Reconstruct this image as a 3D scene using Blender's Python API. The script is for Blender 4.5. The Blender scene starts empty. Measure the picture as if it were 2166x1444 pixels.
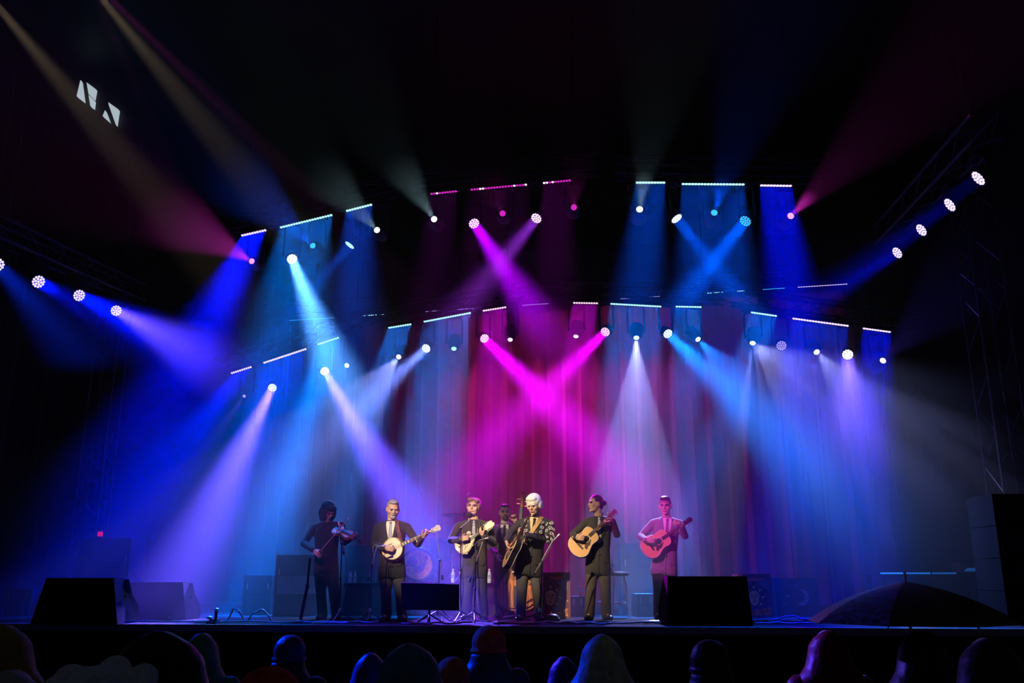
import bpy, bmesh, math, random
from mathutils import Vector, Matrix, Quaternion, noise as mnoise
random.seed(7)
SC = bpy.context.scene
COL = SC.collection
R = math.radians

# ------------------------------------------------------------------ camera
FOC, CX, CY = 1900.0, 1083.0, 722.0
PITCH = math.atan(500.0 / FOC)            # horizon at y = 1222 px
CAM = Vector((0.0, 0.0, 1.95))
DECK = 1.37
cam_d = bpy.data.cameras.new('camera'); cam = bpy.data.objects.new('camera', cam_d); COL.objects.link(cam)
cam_d.sensor_width = 36.0; cam_d.lens = 36.0 * FOC / 2166.0
cam_d.clip_start = 0.05; cam_d.clip_end = 200
cam.location = CAM; cam.rotation_euler = (R(90) + PITCH, 0, 0)
SC.camera = cam
_F = Vector((0, math.cos(PITCH), math.sin(PITCH))); _U = Vector((0, -math.sin(PITCH), math.cos(PITCH)))
def ray(px, py): return Vector((1, 0, 0)) * ((px - CX) / FOC) + _U * ((CY - py) / FOC) + _F
def P(px, py, D):                         # point on the pixel's ray at ground distance D
    d = ray(px, py); return CAM + d * (D / d.y)
def PZ(px, py, z):                        # point on the pixel's ray at height z
    d = ray(px, py); return CAM + d * ((z - CAM.z) / d.z)

# ------------------------------------------------------------------ world, exposure, render feel
W = bpy.data.worlds.new('night'); SC.world = W; W.use_nodes = True
W.node_tree.nodes['Background'].inputs[0].default_value = (0.75, 0.85, 1.0, 1)
W.node_tree.nodes['Background'].inputs[1].default_value = 0.013
SC.view_settings.view_transform = 'Standard'; SC.view_settings.look = 'None'
SC.view_settings.gamma = 1.0; SC.view_settings.exposure = 0.0; SC.view_settings.use_curve_mapping = False
cy_ = SC.cycles
cy_.max_bounces = 2; cy_.diffuse_bounces = 1; cy_.glossy_bounces = 1; cy_.volume_bounces = 0; cy_.transmission_bounces = 2
cy_.light_sampling_threshold = 0.03; cy_.sample_clamp_indirect = 3.0; cy_.use_denoising = True
cy_.caustics_reflective = False; cy_.caustics_refractive = False

# ------------------------------------------------------------------ stage lights (one lamp per fixture)
def aim(o, src, dst):
    o.location = src; o.rotation_euler = (Vector(dst) - Vector(src)).to_track_quat('-Z', 'Y').to_euler()
def spot(src, dst, col, power, angle, blend=0.3, rad=0.03, name='spot_lamp'):
    l = bpy.data.lights.new(name, 'SPOT'); l.color = col; l.energy = power; l.spot_size = R(angle); l.spot_blend = blend
    l.shadow_soft_size = rad
    o = bpy.data.objects.new(name, l); COL.objects.link(o); aim(o, src, dst); return o
def disk(src, dst, col, power, spread, size=0.17, name='wash_lamp'):
    l = bpy.data.lights.new(name, 'AREA'); l.shape = 'DISK'; l.size = size; l.color = col; l.energy = power; l.spread = R(spread)
    o = bpy.data.objects.new(name, l); COL.objects.link(o); aim(o, src, dst); return o
def bar(a, b, dst, col, power, spread, name='bar_lamp'):
    a = Vector(a); b = Vector(b); c = (a + b) / 2
    l = bpy.data.lights.new(name, 'AREA'); l.shape = 'RECTANGLE'; l.size = (b - a).length; l.size_y = 0.035; l.color = col; l.energy = power; l.spread = R(spread)
    o = bpy.data.objects.new(name, l); COL.objects.link(o)
    x = (b - a).normalized(); z = -(Vector(dst) - c); z = (z - x * z.dot(x)).normalized(); y = z.cross(x)
    o.matrix_world = Matrix(((x.x, y.x, z.x, c.x), (x.y, y.y, z.y, c.y), (x.z, y.z, z.z, c.z), (0, 0, 0, 1))); return o

DEEP = (0.0, 0.004, 1.0); BLUE = (0.0, 0.03, 1.0); AZUR = (0.0, 0.08, 1.0); CYAN = (0.0, 0.18, 1.0); LAV = (0.13, 0.07, 1.0)
WHT = (0.36, 0.40, 1.0); WARM = (1.0, 0.74, 0.46); MAG = (0.75, 0.0, 1.0); PINK = (1.0, 0.04, 0.75); RED = (1.0, 0.02, 0.22); AMB = (1.0, 0.55, 0.08); TEALW = (0.45, 0.75, 0.85)

# LED bars: (x0,y0,x1,y1, D0,D1, lens count, beam end px (x,y), end D, light colour, power, spread, lens tint)
BARS = [
 # front truss
 (510,499,563,487, 15.9,15.7,10, (440,760),14.2, DEEP, 158, 22),
 (592,482,703,455, 15.6,15.3,20, (600,720),14.4, CYAN, 94, 22),
 (732,447,787,433, 15.2,15.1,10, (730,640),14.2, AZUR, 26, 20),
 (910,411,967,405, 14.7,14.6,10, (930,650),13.8, MAG, 1.5, 20),
 (995,402,1115,391, 14.5,14.3,20, (1050,650),13.6, MAG, 3, 20),
 (1148,388,1208,382, 14.3,14.2,10, (1170,650),13.5, MAG, 2.5, 20),
 (1345,387,1407,387, 13.4,13.3,10, (1325,700),12.7, AZUR, 32, 18),
 (1442,390,1575,391, 13.3,13.2,20, (1485,700),12.7, AZUR, 72, 18),
 (1608,393,1675,394, 13.2,13.2,10, (1635,700),12.7, DEEP, 86, 18),
 # middle truss
 (488,790,532,776, 19.9,19.6,10, (400,1020),17.2, DEEP, 108, 26),
 (557,768,648,738, 19.5,19.2,20, (470,1020),17.2, BLUE, 122, 28),
 (671,729,717,714, 19.1,18.9,10, (600,950),17.5, CYAN, 126, 14),
 (821,694,870,686, 18.3,18.1,10, (785,860),17.2, CYAN, 58, 14),
 (896,681,996,662, 18.0,17.7,20, (875,880),16.9, CYAN, 126, 14),
 (1021,658,1071,650, 17.5,17.4,10, (1025,800),16.6, MAG, 30, 16),
 (1212,641,1265,642, 17.1,17.0,10, (1195,800),16.3, MAG, 26, 16),
 (1291,643,1399,649, 17.0,16.9,20, (1280,850),16.2, CYAN, 93, 14),
 (1429,649,1484,650, 16.9,16.8,10, (1435,850),16.2, CYAN, 51, 14),
 (1588,661,1643,669, 16.5,16.3,10, (1585,830),15.8, CYAN, 51, 14),
 (1676,674,1795,690, 16.2,15.9,20, (1720,880),15.4, BLUE, 110, 20),
 (1825,695,1884,703, 15.8,15.7,10, (1875,880),15.3, DEEP, 80, 22),
]
# wash heads: (px,py,D, target px,py,D, colour, power, spread)
WASHES = [
 (-6,560,11.6, 180,760,9.6, BLUE, 26, 14), (82,596,12.5, 400,780,10.6, DEEP, 60, 15), (168,625,13.7, 470,780,11.6, DEEP, 70, 16), (246,657,15.0, 440,760,12.6, LAV, 36, 16),
 (2068,378,9.5, 1780,600,9.8, DEEP, 9, 14), (2008,434,10.7, 1700,640,10.9, DEEP, 16, 14), (1948,487,12.0, 1640,690,11.9, DEEP, 13, 14), (1897,535,13.3, 1600,720,12.9, DEEP, 9, 14),
 (618,548,15.6, 700,760,13.2, (0.08,0.32,1.0), 100, 12), (739,519,15.2, 640,640,15.0, AZUR, 14, 14),
 (1003,473,14.5, 1120,650,12.8, (0.42,0.0,1.0), 40, 14), (1134,462,14.3, 1030,590,13.2, (0.42,0.04,1.0), 12, 14),
 (1432,463,13.4, 1590,660,12.8, AZUR, 30, 14), (1576,468,13.3, 1440,640,12.4, AZUR, 34, 14),
 (576,820,19.4, 490,1000,16.4, LAV, 120, 12), (687,785,19.0, 790,960,16.2, LAV, 130, 11),
 (901,737,18.0, 780,850,16.0, (0.16,0.25,1.0), 36, 13), (1025,716,17.5, 1190,880,14.8, MAG, 62, 13), (1280,702,17.0, 1130,850,14.8, MAG, 44, 13),
 (1413,706,16.8, 1600,880,14.4, CYAN, 90, 18), (1653,731,16.3, 1700,860,13.8, LAV, 3, 14), (1793,750,15.9, 1803,900,13.2, LAV, 50, 18),
]
# profile heads: (px,py,D, target px,py,D, colour, power, cone angle, blend)
SPOTK = 20.0                              # lamp watts against the list below
PROFILES = [
 (532,552,15.7, 260,400,11.0, PINK, 42, 20, .5), (661,519,15.4, 360,250,10.5, AZUR, 50, 24, .6), (797,486,15.1, 650,330,11.5, TEALW, 18, 18, .6), (918,463,14.7, 800,280,11.0, TEALW, 20, 16, .6),
 (1063,451,14.4, 1010,330,11, PINK, 2, 18, .6), (1214,438,14.2, 1220,330,11.5, PINK, 3, 16, .6), (1353,442,13.4, 1385,230,10.5, TEALW, 20, 18, .5), (1511,449,13.3, 1590,200,10.0, AZUR, 48, 20, .6), (1673,456,13.2, 1860,270,10.0, PINK, 42, 18, .5),
 (733,773,18.75, 600,880,16.6, CYAN, 45, 30, .5), (843,755,18.2, 690,940,15.6, WHT, 110, 28, .10), (960,738,17.8, 950,860,16.8, CYAN, 6, 24, .4), (1079,719,17.4, 1075,850,16.4, PINK, 7, 24, .4),
 (1218,712,17.0, 1190,900,16.0, MAG, 10, 26, .4), (1346,715,16.9, 1345,1000,14.9, WHT, 330, 22, .10), (1477,718,16.8, 1660,910,14.6, CYAN, 200, 30, .5),
 (1592,726,16.4, 1568,900,15.4, WHT, 260, 8, .3), (1592,726,16.4, 1800,900,13.8, WHT, 62, 42, .4), (1728,745,16.1, 1850,880,14.2, WHT, 60, 30, .5), (1868,762,15.8, 1910,720,15.0, LAV, 5, 30, .5),
 (516,838,19.6, 430,960,17.8, LAV, 40, 14, .5),
]
# narrow gobo rays out of the same moving heads: (index of head, target px,py,D, colour, power, angle)
RAYS = [(10, 610,905,16.0, WHT, 140, 5), (10, 770,980,16.2, WHT, 100, 7), (14, 1272,1000,15.0, WHT, 180, 4), (14, 1345,1000,15.0, WHT, 180, 9), (14, 1422,1000,15.0, WHT, 140, 4), (16, 1760,860,14.4, WHT, 140, 6), (16, 1720,980,14.4, WHT, 100, 7), (16, 1880,840,13.8, WHT, 120, 5), (16, 1640,960,14.8, WHT, 120, 8), (18, 1770,860,14.8, WHT, 140, 4), (18, 1940,900,14.0, WHT, 70, 6)]
# front-of-house key lamps, just outside the picture up to the left
KEYS = [(-14,2,6.0, 925,1130,13.3, WARM, 5200, 14, .9), (206,-14,6.6, 1140,1125,13.3, WARM, 5200, 14, .9), (215,-20,6.6, 1395,1135,13.6, (1.0, 0.12, 0.75), 4200, 7, .6), (200,-20,6.6, 700,1140,13.4, (1.0, 0.15, 0.75), 800, 7, .6)]
# curtain grazing lamps on the rear truss, left to right
CURCOL = [(0.7, 0.05, 0.6), (0.9, 0.04, 0.4), RED, RED, (1.0, 0.03, 0.3), (0.9, 0.04, 0.4), (0.7, 0.03, 0.8)]
CURPOW = [2, 10, 62, 84, 52, 22, 10]

# ------------------------------------------------------------------ materials (all procedural)
_mats = {}
def M(name, col, rough=0.7, metal=0.0, var=0.15, scale=40.0, bump=0.0, coat=0.0, sheen=0.0, spec=0.5):
    if name in _mats: return _mats[name]
    m = bpy.data.materials.new(name); m.use_nodes = True; nt = m.node_tree
    b = nt.nodes['Principled BSDF']; b.inputs['Roughness'].default_value = rough; b.inputs['Metallic'].default_value = metal
    b.inputs['Coat Weight'].default_value = coat; b.inputs['Specular IOR Level'].default_value = spec; b.inputs['Sheen Weight'].default_value = sheen
    tc = nt.nodes.new('ShaderNodeTexCoord'); n = nt.nodes.new('ShaderNodeTexNoise'); n.inputs['Scale'].default_value = scale; n.inputs['Detail'].default_value = 2
    cr = nt.nodes.new('ShaderNodeValToRGB')
    cr.color_ramp.elements[0].position = 0.3; cr.color_ramp.elements[1].position = 0.7
    cr.color_ramp.elements[0].color = (*[max(0, c * (1 - var)) for c in col], 1); cr.color_ramp.elements[1].color = (*[min(1, c * (1 + var)) for c in col], 1)
    nt.links.new(tc.outputs['Object'], n.inputs['Vector']); nt.links.new(n.outputs[0], cr.inputs[0]); nt.links.new(cr.outputs[0], b.inputs['Base Color'])
    if bump:
        bp = nt.nodes.new('ShaderNodeBump'); bp.inputs['Strength'].default_value = bump; bp.inputs['Distance'].default_value = 0.02
        nt.links.new(n.outputs[0], bp.inputs['Height']); nt.links.new(bp.outputs[0], b.inputs['Normal'])
    _mats[name] = m; return m
def E(name, col, strength):
    if name in _mats: return _mats[name]
    m = bpy.data.materials.new(name); m.use_nodes = True; nt = m.node_tree; nt.nodes.clear()
    o = nt.nodes.new('ShaderNodeOutputMaterial'); e = nt.nodes.new('ShaderNodeEmission')
    e.inputs[0].default_value = (*col, 1); e.inputs[1].default_value = strength
    nt.links.new(e.outputs[0], o.inputs[0]); m.cycles.emission_sampling = 'NONE'
    _mats[name] = m; return m
def wood(name, c0, c1, rough=0.35, scale=6.0):
    if name in _mats: return _mats[name]
    m = bpy.data.materials.new(name); m.use_nodes = True; nt = m.node_tree; b = nt.nodes['Principled BSDF']
    b.inputs['Roughness'].default_value = rough; b.inputs['Coat Weight'].default_value = 0.25
    tc = nt.nodes.new('ShaderNodeTexCoord'); n = nt.nodes.new('ShaderNodeTexNoise'); n.inputs['Scale'].default_value = scale; n.inputs['Detail'].default_value = 5
    w = nt.nodes.new('ShaderNodeTexWave'); w.inputs['Scale'].default_value = scale * 2; w.inputs['Distortion'].default_value = 4; w.inputs['Detail'].default_value = 2
    cr = nt.nodes.new('ShaderNodeValToRGB'); cr.color_ramp.elements[0].color = (*c0, 1); cr.color_ramp.elements[1].color = (*c1, 1)
    nt.links.new(tc.outputs['Object'], w.inputs['Vector']); nt.links.new(w.outputs['Fac'], cr.inputs[0]); nt.links.new(cr.outputs[0], b.inputs['Base Color'])
    _mats[name] = m; return m

BLACKM = M('black_powder_coat', (0.006, 0.006, 0.007), 0.6)
BLACKP = M('black_carpeted_wood', (0.004, 0.004, 0.005), 0.95, bump=0.3, scale=200)
DARKCLOTH = M('black_drape', (0.010, 0.010, 0.012), 0.95, sheen=0.2)
STEEL = M('dull_steel', (0.35, 0.35, 0.37), 0.35, 0.9)
CHROME = M('chrome', (0.75, 0.75, 0.78), 0.15, 1.0, var=0.05)
TOWER = M('dulled_aluminium', (0.05, 0.05, 0.055), 0.5, 0.7)
RUBBER = M('black_rubber', (0.015, 0.015, 0.016), 0.45)

# ------------------------------------------------------------------ mesh builder
ORIG = {}
def _basis(d):
    d = Vector(d).normalized(); a = Vector((0, 0, 1)) if abs(d.z) < 0.9 else Vector((1, 0, 0))
    x = d.cross(a).normalized(); return x, d.cross(x).normalized()
class MB:
    def __init__(s): s.v = []; s.f = []; s.T = None
    def _add(s, vs, fs):
        k = len(s.v)
        s.v += [(s.T @ Vector(p)) if s.T else Vector(p) for p in vs]
        s.f += [tuple(i + k for i in f) for f in fs]; return s
    def box(s, lo, hi):
        vs = [(x, y, z) for x in (lo[0], hi[0]) for y in (lo[1], hi[1]) for z in (lo[2], hi[2])]
        return s._add(vs, [(0, 1, 3, 2), (4, 6, 7, 5), (0, 4, 5, 1), (2, 3, 7, 6), (0, 2, 6, 4), (1, 5, 7, 3)])
    def cbox(s, c, sz): return s.box([c[i] - sz[i] / 2 for i in range(3)], [c[i] + sz[i] / 2 for i in range(3)])
    def hexa(s, b, t):                      # bottom ring, top ring (same count)
        n = len(b); vs = list(b) + list(t)
        return s._add(vs, [tuple(range(n))[::-1], tuple(range(n, 2 * n))] + [(i, (i + 1) % n, n + (i + 1) % n, n + i) for i in range(n)])
    def poly(s, pts, rs, n=8):              # tube along a polyline
        pts = [Vector(p) for p in pts]
        if not isinstance(rs, (list, tuple)): rs = [rs] * len(pts)
        vs = []; fs = []; px = None
        for i, p in enumerate(pts):
            d = (pts[min(i + 1, len(pts) - 1)] - pts[max(i - 1, 0)])
            if d.length < 1e-9: d = Vector((0, 0, 1))
            d.normalize()
            if px is None: x, y = _basis(d)
            else:
                x = px - d * px.dot(d)
                if x.length < 1e-6: x, y = _basis(d)
                x = x.normalized(); y = d.cross(x)
            px = x
            for k in range(n):
                a = 2 * math.pi * k / n; vs.append(p + (x * math.cos(a) + y * math.sin(a)) * rs[i])
        m = len(pts)
        for i in range(m - 1):
            for k in range(n): fs.append((i * n + k, i * n + (k + 1) % n, (i + 1) * n + (k + 1) % n, (i + 1) * n + k))
        fs.append(tuple(range(n))[::-1]); fs.append(tuple(range((m - 1) * n, m * n)))
        return s._add(vs, fs)
    def tube(s, a, b, r0, r1=None, n=8): return s.poly([a, b], [r0, r0 if r1 is None else r1], n)
    def ell(s, c, r, ax=None, nu=14, nv=9):  # ellipsoid, ax = three axes
        c = Vector(c)
        if isinstance(r, (int, float)): r = (r, r, r)
        ax = ax or (Vector((1, 0, 0)), Vector((0, 1, 0)), Vector((0, 0, 1)))
        vs = [c + ax[2] * r[2]]; fs = []
        for j in range(1, nv):
            t = math.pi * j / nv
            for i in range(nu):
                a = 2 * math.pi * i / nu
                vs.append(c + ax[0] * (r[0] * math.sin(t) * math.cos(a)) + ax[1] * (r[1] * math.sin(t) * math.sin(a)) + ax[2] * (r[2] * math.cos(t)))
        vs.append(c - ax[2] * r[2]); L = len(vs) - 1
        for i in range(nu):
            fs.append((0, 1 + i, 1 + (i + 1) % nu)); fs.append((L, L - nu + (i + 1) % nu, L - nu + i))
            for j in range(nv - 2): b = 1 + j * nu; fs.append((b + i, b + nu + i, b + nu + (i + 1) % nu, b + (i + 1) % nu))
        return s._add(vs, fs)
    def cap(s, pts, rs, n=12):              # chain of tapered capsules (for limbs, joined later)
        pts = [Vector(p) for p in pts]
        if not isinstance(rs, (list, tuple)): rs = [rs] * len(pts)
        for p, r in zip(pts, rs): s.ell(p, r, None, n, max(6, n // 2))
        for i in range(len(pts) - 1): s.tube(pts[i], pts[i + 1], rs[i], rs[i + 1], n)
        return s
    def loft(s, rings):
        n = len(rings[0]); vs = [p for r in rings for p in r]; fs = [tuple(range(n))[::-1], tuple(range((len(rings) - 1) * n, len(rings) * n))]
        for i in range(len(rings) - 1):
            for k in range(n): fs.append((i * n + k, i * n + (k + 1) % n, (i + 1) * n + (k + 1) % n, (i + 1) * n + k))
        return s._add(vs, fs)
    def prism(s, out, z0, z1):              # flat outline in xy, thickness z
        n = len(out); vs = [(x, y, z0) for x, y in out] + [(x, y, z1) for x, y in out]
        return s._add(vs, [tuple(range(n))[::-1], tuple(range(n, 2 * n))] + [(i, (i + 1) % n, n + (i + 1) % n, n + i) for i in range(n)])
    def lathe(s, prof, n=20):               # (r, z) profile about local z
        vs = []; fs = []
        for r, z in prof:
            for k in range(n): a = 2 * math.pi * k / n; vs.append((r * math.cos(a), r * math.sin(a), z))
        m = len(prof)
        for i in range(m - 1):
            for k in range(n): fs.append((i * n + k, i * n + (k + 1) % n, (i + 1) * n + (k + 1) % n, (i + 1) * n + k))
        fs.append(tuple(range(n))[::-1]); fs.append(tuple(range((m - 1) * n, m * n)))
        return s._add(vs, fs)
    def grid(s, fn, nu, nv):                # open sheet fn(i,j)
        vs = [fn(i, j) for j in range(nv + 1) for i in range(nu + 1)]
        fs = [(j * (nu + 1) + i, j * (nu + 1) + i + 1, (j + 1) * (nu + 1) + i + 1, (j + 1) * (nu + 1) + i) for j in range(nv) for i in range(nu)]
        return s._add(vs, fs)
    def mesh(s, name, off=Vector((0, 0, 0)), smooth=True):
        me = bpy.data.meshes.new(name); me.from_pydata([tuple(p - off) for p in s.v], [], s.f); me.update()
        if smooth:
            me.polygons.foreach_set('use_smooth', [True] * len(me.polygons))
            try: me.set_sharp_from_angle(angle=R(38))
            except Exception: pass
        return me
    def build(s, name, mat, parent=None, smooth=True, fix=True):
        off = ORIG[parent.name] if parent else Vector((0, 0, 0))
        me = s.mesh(name, off, smooth); me.materials.append(mat)
        if fix:
            bm = bmesh.new(); bm.from_mesh(me); bmesh.ops.recalc_face_normals(bm, faces=bm.faces); bm.to_mesh(me); bm.free()
        return link(name, me, parent)
    def solo(s, name, mat, label, cat, group=None, kind=None, base=None, smooth=True):
        xs = [p.x for p in s.v]; ys = [p.y for p in s.v]; zs = [p.z for p in s.v]
        base = Vector(base) if base is not None else Vector(((min(xs) + max(xs)) / 2, (min(ys) + max(ys)) / 2, min(zs)))
        me = s.mesh(name, base, smooth); me.materials.append(mat)
        bm = bmesh.new(); bm.from_mesh(me); bmesh.ops.recalc_face_normals(bm, faces=bm.faces); bm.to_mesh(me); bm.free()
        o = bpy.data.objects.new(name, me); COL.objects.link(o); o.location = base; ORIG[o.name] = base
        return tag(o, label, cat, group, kind)
def link(name, me, parent=None):
    o = bpy.data.objects.new(name, me); COL.objects.link(o)
    if parent: o.parent = parent; ORIG[o.name] = ORIG[parent.name]
    else: ORIG[o.name] = Vector((0, 0, 0))
    return o
def tag(o, label=None, cat=None, group=None, kind=None):
    if label: o['label'] = label
    if cat: o['category'] = cat
    if group: o['group'] = group
    if kind: o['kind'] = kind
    return o
def thing(name, label, cat, loc, group=None):
    o = bpy.data.objects.new(name, None); COL.objects.link(o); o.location = Vector(loc); o.empty_display_size = 0.1
    ORIG[o.name] = Vector(loc); return tag(o, label, cat, group)
def struct(o): o['kind'] = 'structure'; return o
def frame(origin, xax, zax):                # matrix with local x and (approx.) local z given
    x = Vector(xax).normalized(); z = Vector(zax); z = (z - x * z.dot(x)).normalized(); y = z.cross(x); o = Vector(origin)
    return Matrix(((x.x, y.x, z.x, o.x), (x.y, y.y, z.y, o.y), (x.z, y.z, z.z, o.z), (0, 0, 0, 1)))
def zframe(origin, zax):
    z = Vector(zax).normalized(); x, y = _basis(z); return frame(origin, x, z)
TMP = bpy.data.scenes.new('workbench')
def voxel(mb, vox, it=3, fac=0.5):          # one continuous skin round overlapping shells
    me = mb.mesh('tmp', smooth=False); o = bpy.data.objects.new('tmp', me); TMP.collection.objects.link(o)
    r = o.modifiers.new('r', 'REMESH'); r.mode = 'VOXEL'; r.voxel_size = vox; r.use_smooth_shade = True
    if it: sm = o.modifiers.new('s', 'SMOOTH'); sm.iterations = it; sm.factor = fac
    
    with bpy.context.temp_override(scene=TMP, view_layer=TMP.view_layers[0]):
        dg = bpy.context.evaluated_depsgraph_get(); dg.update()
        out = bpy.data.meshes.new_from_object(o.evaluated_get(dg))
    bpy.data.objects.remove(o); bpy.data.meshes.remove(me); return out
    if 0: pass; bpy.data.objects.remove(o); bpy.data.meshes.remove(me)
    return out
def vbuild(mb, name, mat, parent, vox, it=3, fac=0.5):
    me = voxel(mb, vox, it, fac); off = ORIG[parent.name]; me.transform(Matrix.Translation(-off)); me.name = name
    me.materials.clear(); me.materials.append(mat); me.polygons.foreach_set('use_smooth', [True] * len(me.polygons))
    return link(name, me, parent)

# ------------------------------------------------------------------ the setting
lipL, lipR = PZ(50, 1318, DECK), PZ(1720, 1327, DECK)
def lip_y(x): return lipL.y + (lipR.y - lipL.y) * (x - lipL.x) / (lipR.x - lipL.x)
LX = 12.5
struct(MB().box((-16, -4, -0.2), (16, 24.5, 0)).build('floor', M('dark_wet_ground', (0.015, 0.015, 0.016), 0.5, bump=0.3, scale=8), smooth=False))
b = MB(); b.hexa([(-LX, lip_y(-LX), 1.25), (LX, lip_y(LX), 1.25), (LX, 24.4, 1.25), (-LX, 24.4, 1.25)], [(-LX, lip_y(-LX), DECK), (LX, lip_y(LX), DECK), (LX, 24.4, DECK), (-LX, 24.4, DECK)])
deck = struct(b.build('floor_stage', M('black_stage_deck', (0.010, 0.010, 0.011), 0.8, bump=0.15, scale=60), smooth=False))
_mats['black_stage_deck'].node_tree.nodes['Principled BSDF'].inputs['Specular IOR Level'].default_value = 0.04
_mats['black_carpeted_wood'].node_tree.nodes['Principled BSDF'].inputs['Specular IOR Level'].default_value = 0.08
b = MB(); b.hexa([(-LX, lip_y(-LX) - .03, 1.285), (LX, lip_y(LX) - .03, 1.285), (LX, lip_y(LX) - .002, 1.285), (-LX, lip_y(-LX) - .002, 1.285)], [(-LX, lip_y(-LX) - .03, DECK), (LX, lip_y(LX) - .03, DECK), (LX, lip_y(LX) - .002, DECK), (-LX, lip_y(-LX) - .002, DECK)])
struct(b.build('trim_1', M('grey_stage_edge', (0.12, 0.12, 0.11), 0.6), smooth=False))
def drape(name, a, c, z0, z1, amp, wl, mat, kind=True, seed=0, nz=6):
    a = Vector(a); c = Vector(c); d = c - a; L = d.length; d.normalize(); nrm = Vector((d.y, -d.x, 0)); rnd = random.Random(seed)
    ph = [rnd.uniform(0, 6.28) for _ in range(4)]; nu = int(L / wl * 9)
    def fn(i, j):
        u = L * i / nu; t = j / nz
        w = math.sin(u / wl * 6.283 + 1.3 * math.sin(u * 1.1 + ph[0])) + 0.5 * math.sin(u / wl * 6.283 * .53 + ph[1]) + 0.3 * math.sin(u / wl * 6.283 * 1.9 + ph[2] + t)
        q = a + d * u + nrm * (amp * w * (1 - .25 * t)); return Vector((q.x, q.y, z0 + (z1 - z0) * t))
    o = MB().grid(fn, nu, nz).build(name, mat, fix=False)
    return struct(o) if kind else o
CURL, CURR = Vector((-7.0, 23.0, 0)), Vector((8.6, 20.2, 0))
struct(MB().box((-16, 24.5, 0), (16, 24.7, 12.5)).build('wall_back', DARKCLOTH, smooth=False))
drape('wall_left', (-10.6, 23.8, 0), (-10.6, 13.2, 0), DECK + .01, 12.3, 0.07, 0.5, DARKCLOTH, seed=3)
drape('wall_right', (10.4, 12.2, 0), (10.4, 23.8, 0), DECK + .01, 12.3, 0.07, 0.5, M('grey_side_drape', (0.018, 0.018, 0.022), 0.95), seed=4)
struct(MB().box((-16, 9.5, 12.5), (16, 24.7, 12.7)).build('ceiling', BLACKM, smooth=False))
CURT = M('silver_grey_velour', (0.030, 0.025, 0.030), 0.85, var=0.2, scale=3, sheen=0.3)
cur = drape('stage_curtain', CURL, CURR, DECK + .015, 9.3, 0.10, 0.38, CURT, kind=False, seed=11, nz=8)
tag(cur, 'tall pleated grey backdrop curtain washed in pink and blue light behind the band', 'curtain')
n_ = (CURR - CURL).normalized(); nn_ = Vector((n_.y, -n_.x, 0))
brd = drape('border_curtain', CURL + nn_ * .45 - n_ * .6, CURR + nn_ * .45 + n_ * .8, 8.25, 9.9, 0.05, 0.45, DARKCLOTH, kind=False, seed=5, nz=2)
tag(brd, 'black valance border hanging in front of the top of the backdrop curtain', 'curtain')
# lit panes seen through the roof corner, up to the left
w1 = MB().box((0, 0, 0), (0.01, 0.01, 0.01)); WD = 17.0
PANES = [[(170,169),(162,203),(177,214),(171,170)], [(183,174),(202,188),(198,209),(187,198)], [(187,200),(199,212),(197,228),(191,224)],
         [(229,216),(250,231),(245,264),(230,222)], [(222,233),(217,245),(231,257)]]
c0 = P(205, 215, WD + .1)
win = struct(MB().box(c0 - Vector((.9, 0, .9)), c0 + Vector((.9, .06, .9))).build('window_1', BLACKM, smooth=False))
for pn in PANES:
    q = [P(x, y, WD) for x, y in pn]; MB().hexa(q, [p + Vector((0, .09, 0)) for p in q]).build('pane', E('daylit_pane', (0.55, 0.66, 0.72), 0.85), win, smooth=False)

# haze: two still, even layers of smoke in the air
def haze(name, lo, hi, dens, an, label):
    m = bpy.data.materials.new(name + '_smoke'); m.use_nodes = True; nt = m.node_tree; nt.nodes.clear()
    o = nt.nodes.new('ShaderNodeOutputMaterial'); v = nt.nodes.new('ShaderNodeVolumeScatter')
    v.inputs['Density'].default_value = dens; v.inputs['Anisotropy'].default_value = an; nt.links.new(v.outputs[0], o.inputs['Volume'])
    return tag(MB().box(lo, hi).build(name, m, smooth=False), label, 'haze', kind='stuff')
haze('stage_haze', (-10.3, 12.35, DECK + .004), (10.2, 23.9, 12.4), 0.030, 0.25, 'smoky haze filling the air above the stage')
haze('front_haze', (-10.3, 2.9, 4.2), (10.2, 12.345, 12.4), 0.0048, 0.25, 'thin smoky haze above the crowd in front of the stage')

# ------------------------------------------------------------------ trusses and fixtures
def truss(a, c, label, sz=0.29, drop=True, vertical=False, loc=None, top=12.5):
    a = Vector(a); c = Vector(c); t = thing('lighting_truss' if not vertical else 'truss_tower', label, 'truss', (a + c) / 2 if not vertical else a)
    d = (c - a).normalized(); x, y = _basis(d); L = (c - a).length; h = sz / 2
    if not vertical: y = Vector((0, 0, 1)) - d * d.z; y.normalize(); x = d.cross(y)
    cor = [x * h + y * h, -x * h + y * h, -x * h - y * h, x * h - y * h]
    for k in cor: MB().tube(a + k, c + k, 0.024, n=8).build('chord', TOWER if vertical else BLACKM, t)
    n = max(2, int(L / 0.42)); lac = MB()
    for s in range(4):
        p, q = cor[s], cor[(s + 1) % 4]
        for i in range(n):
            u0 = a + d * (L * i / n); u1 = a + d * (L * (i + 1) / n)
            lac.tube(u0 + (p if i % 2 else q), u1 + (q if i % 2 else p), 0.011, n=6)
    lac.build('lacing', TOWER if vertical else BLACKM, t)
    if drop:
        for u in (.12, .88):
            p = a + (c - a) * u + y * h; MB().tube(p, Vector((p.x, p.y, top - .003)), 0.012, n=6).build('hoist_chain', BLACKM, t)
            MB().cbox(p + Vector((0, 0, .02)), (.34, .06, .05)).build('sling_bracket', BLACKM, t, smooth=False)
    return t
LENS_ME = {}
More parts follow.
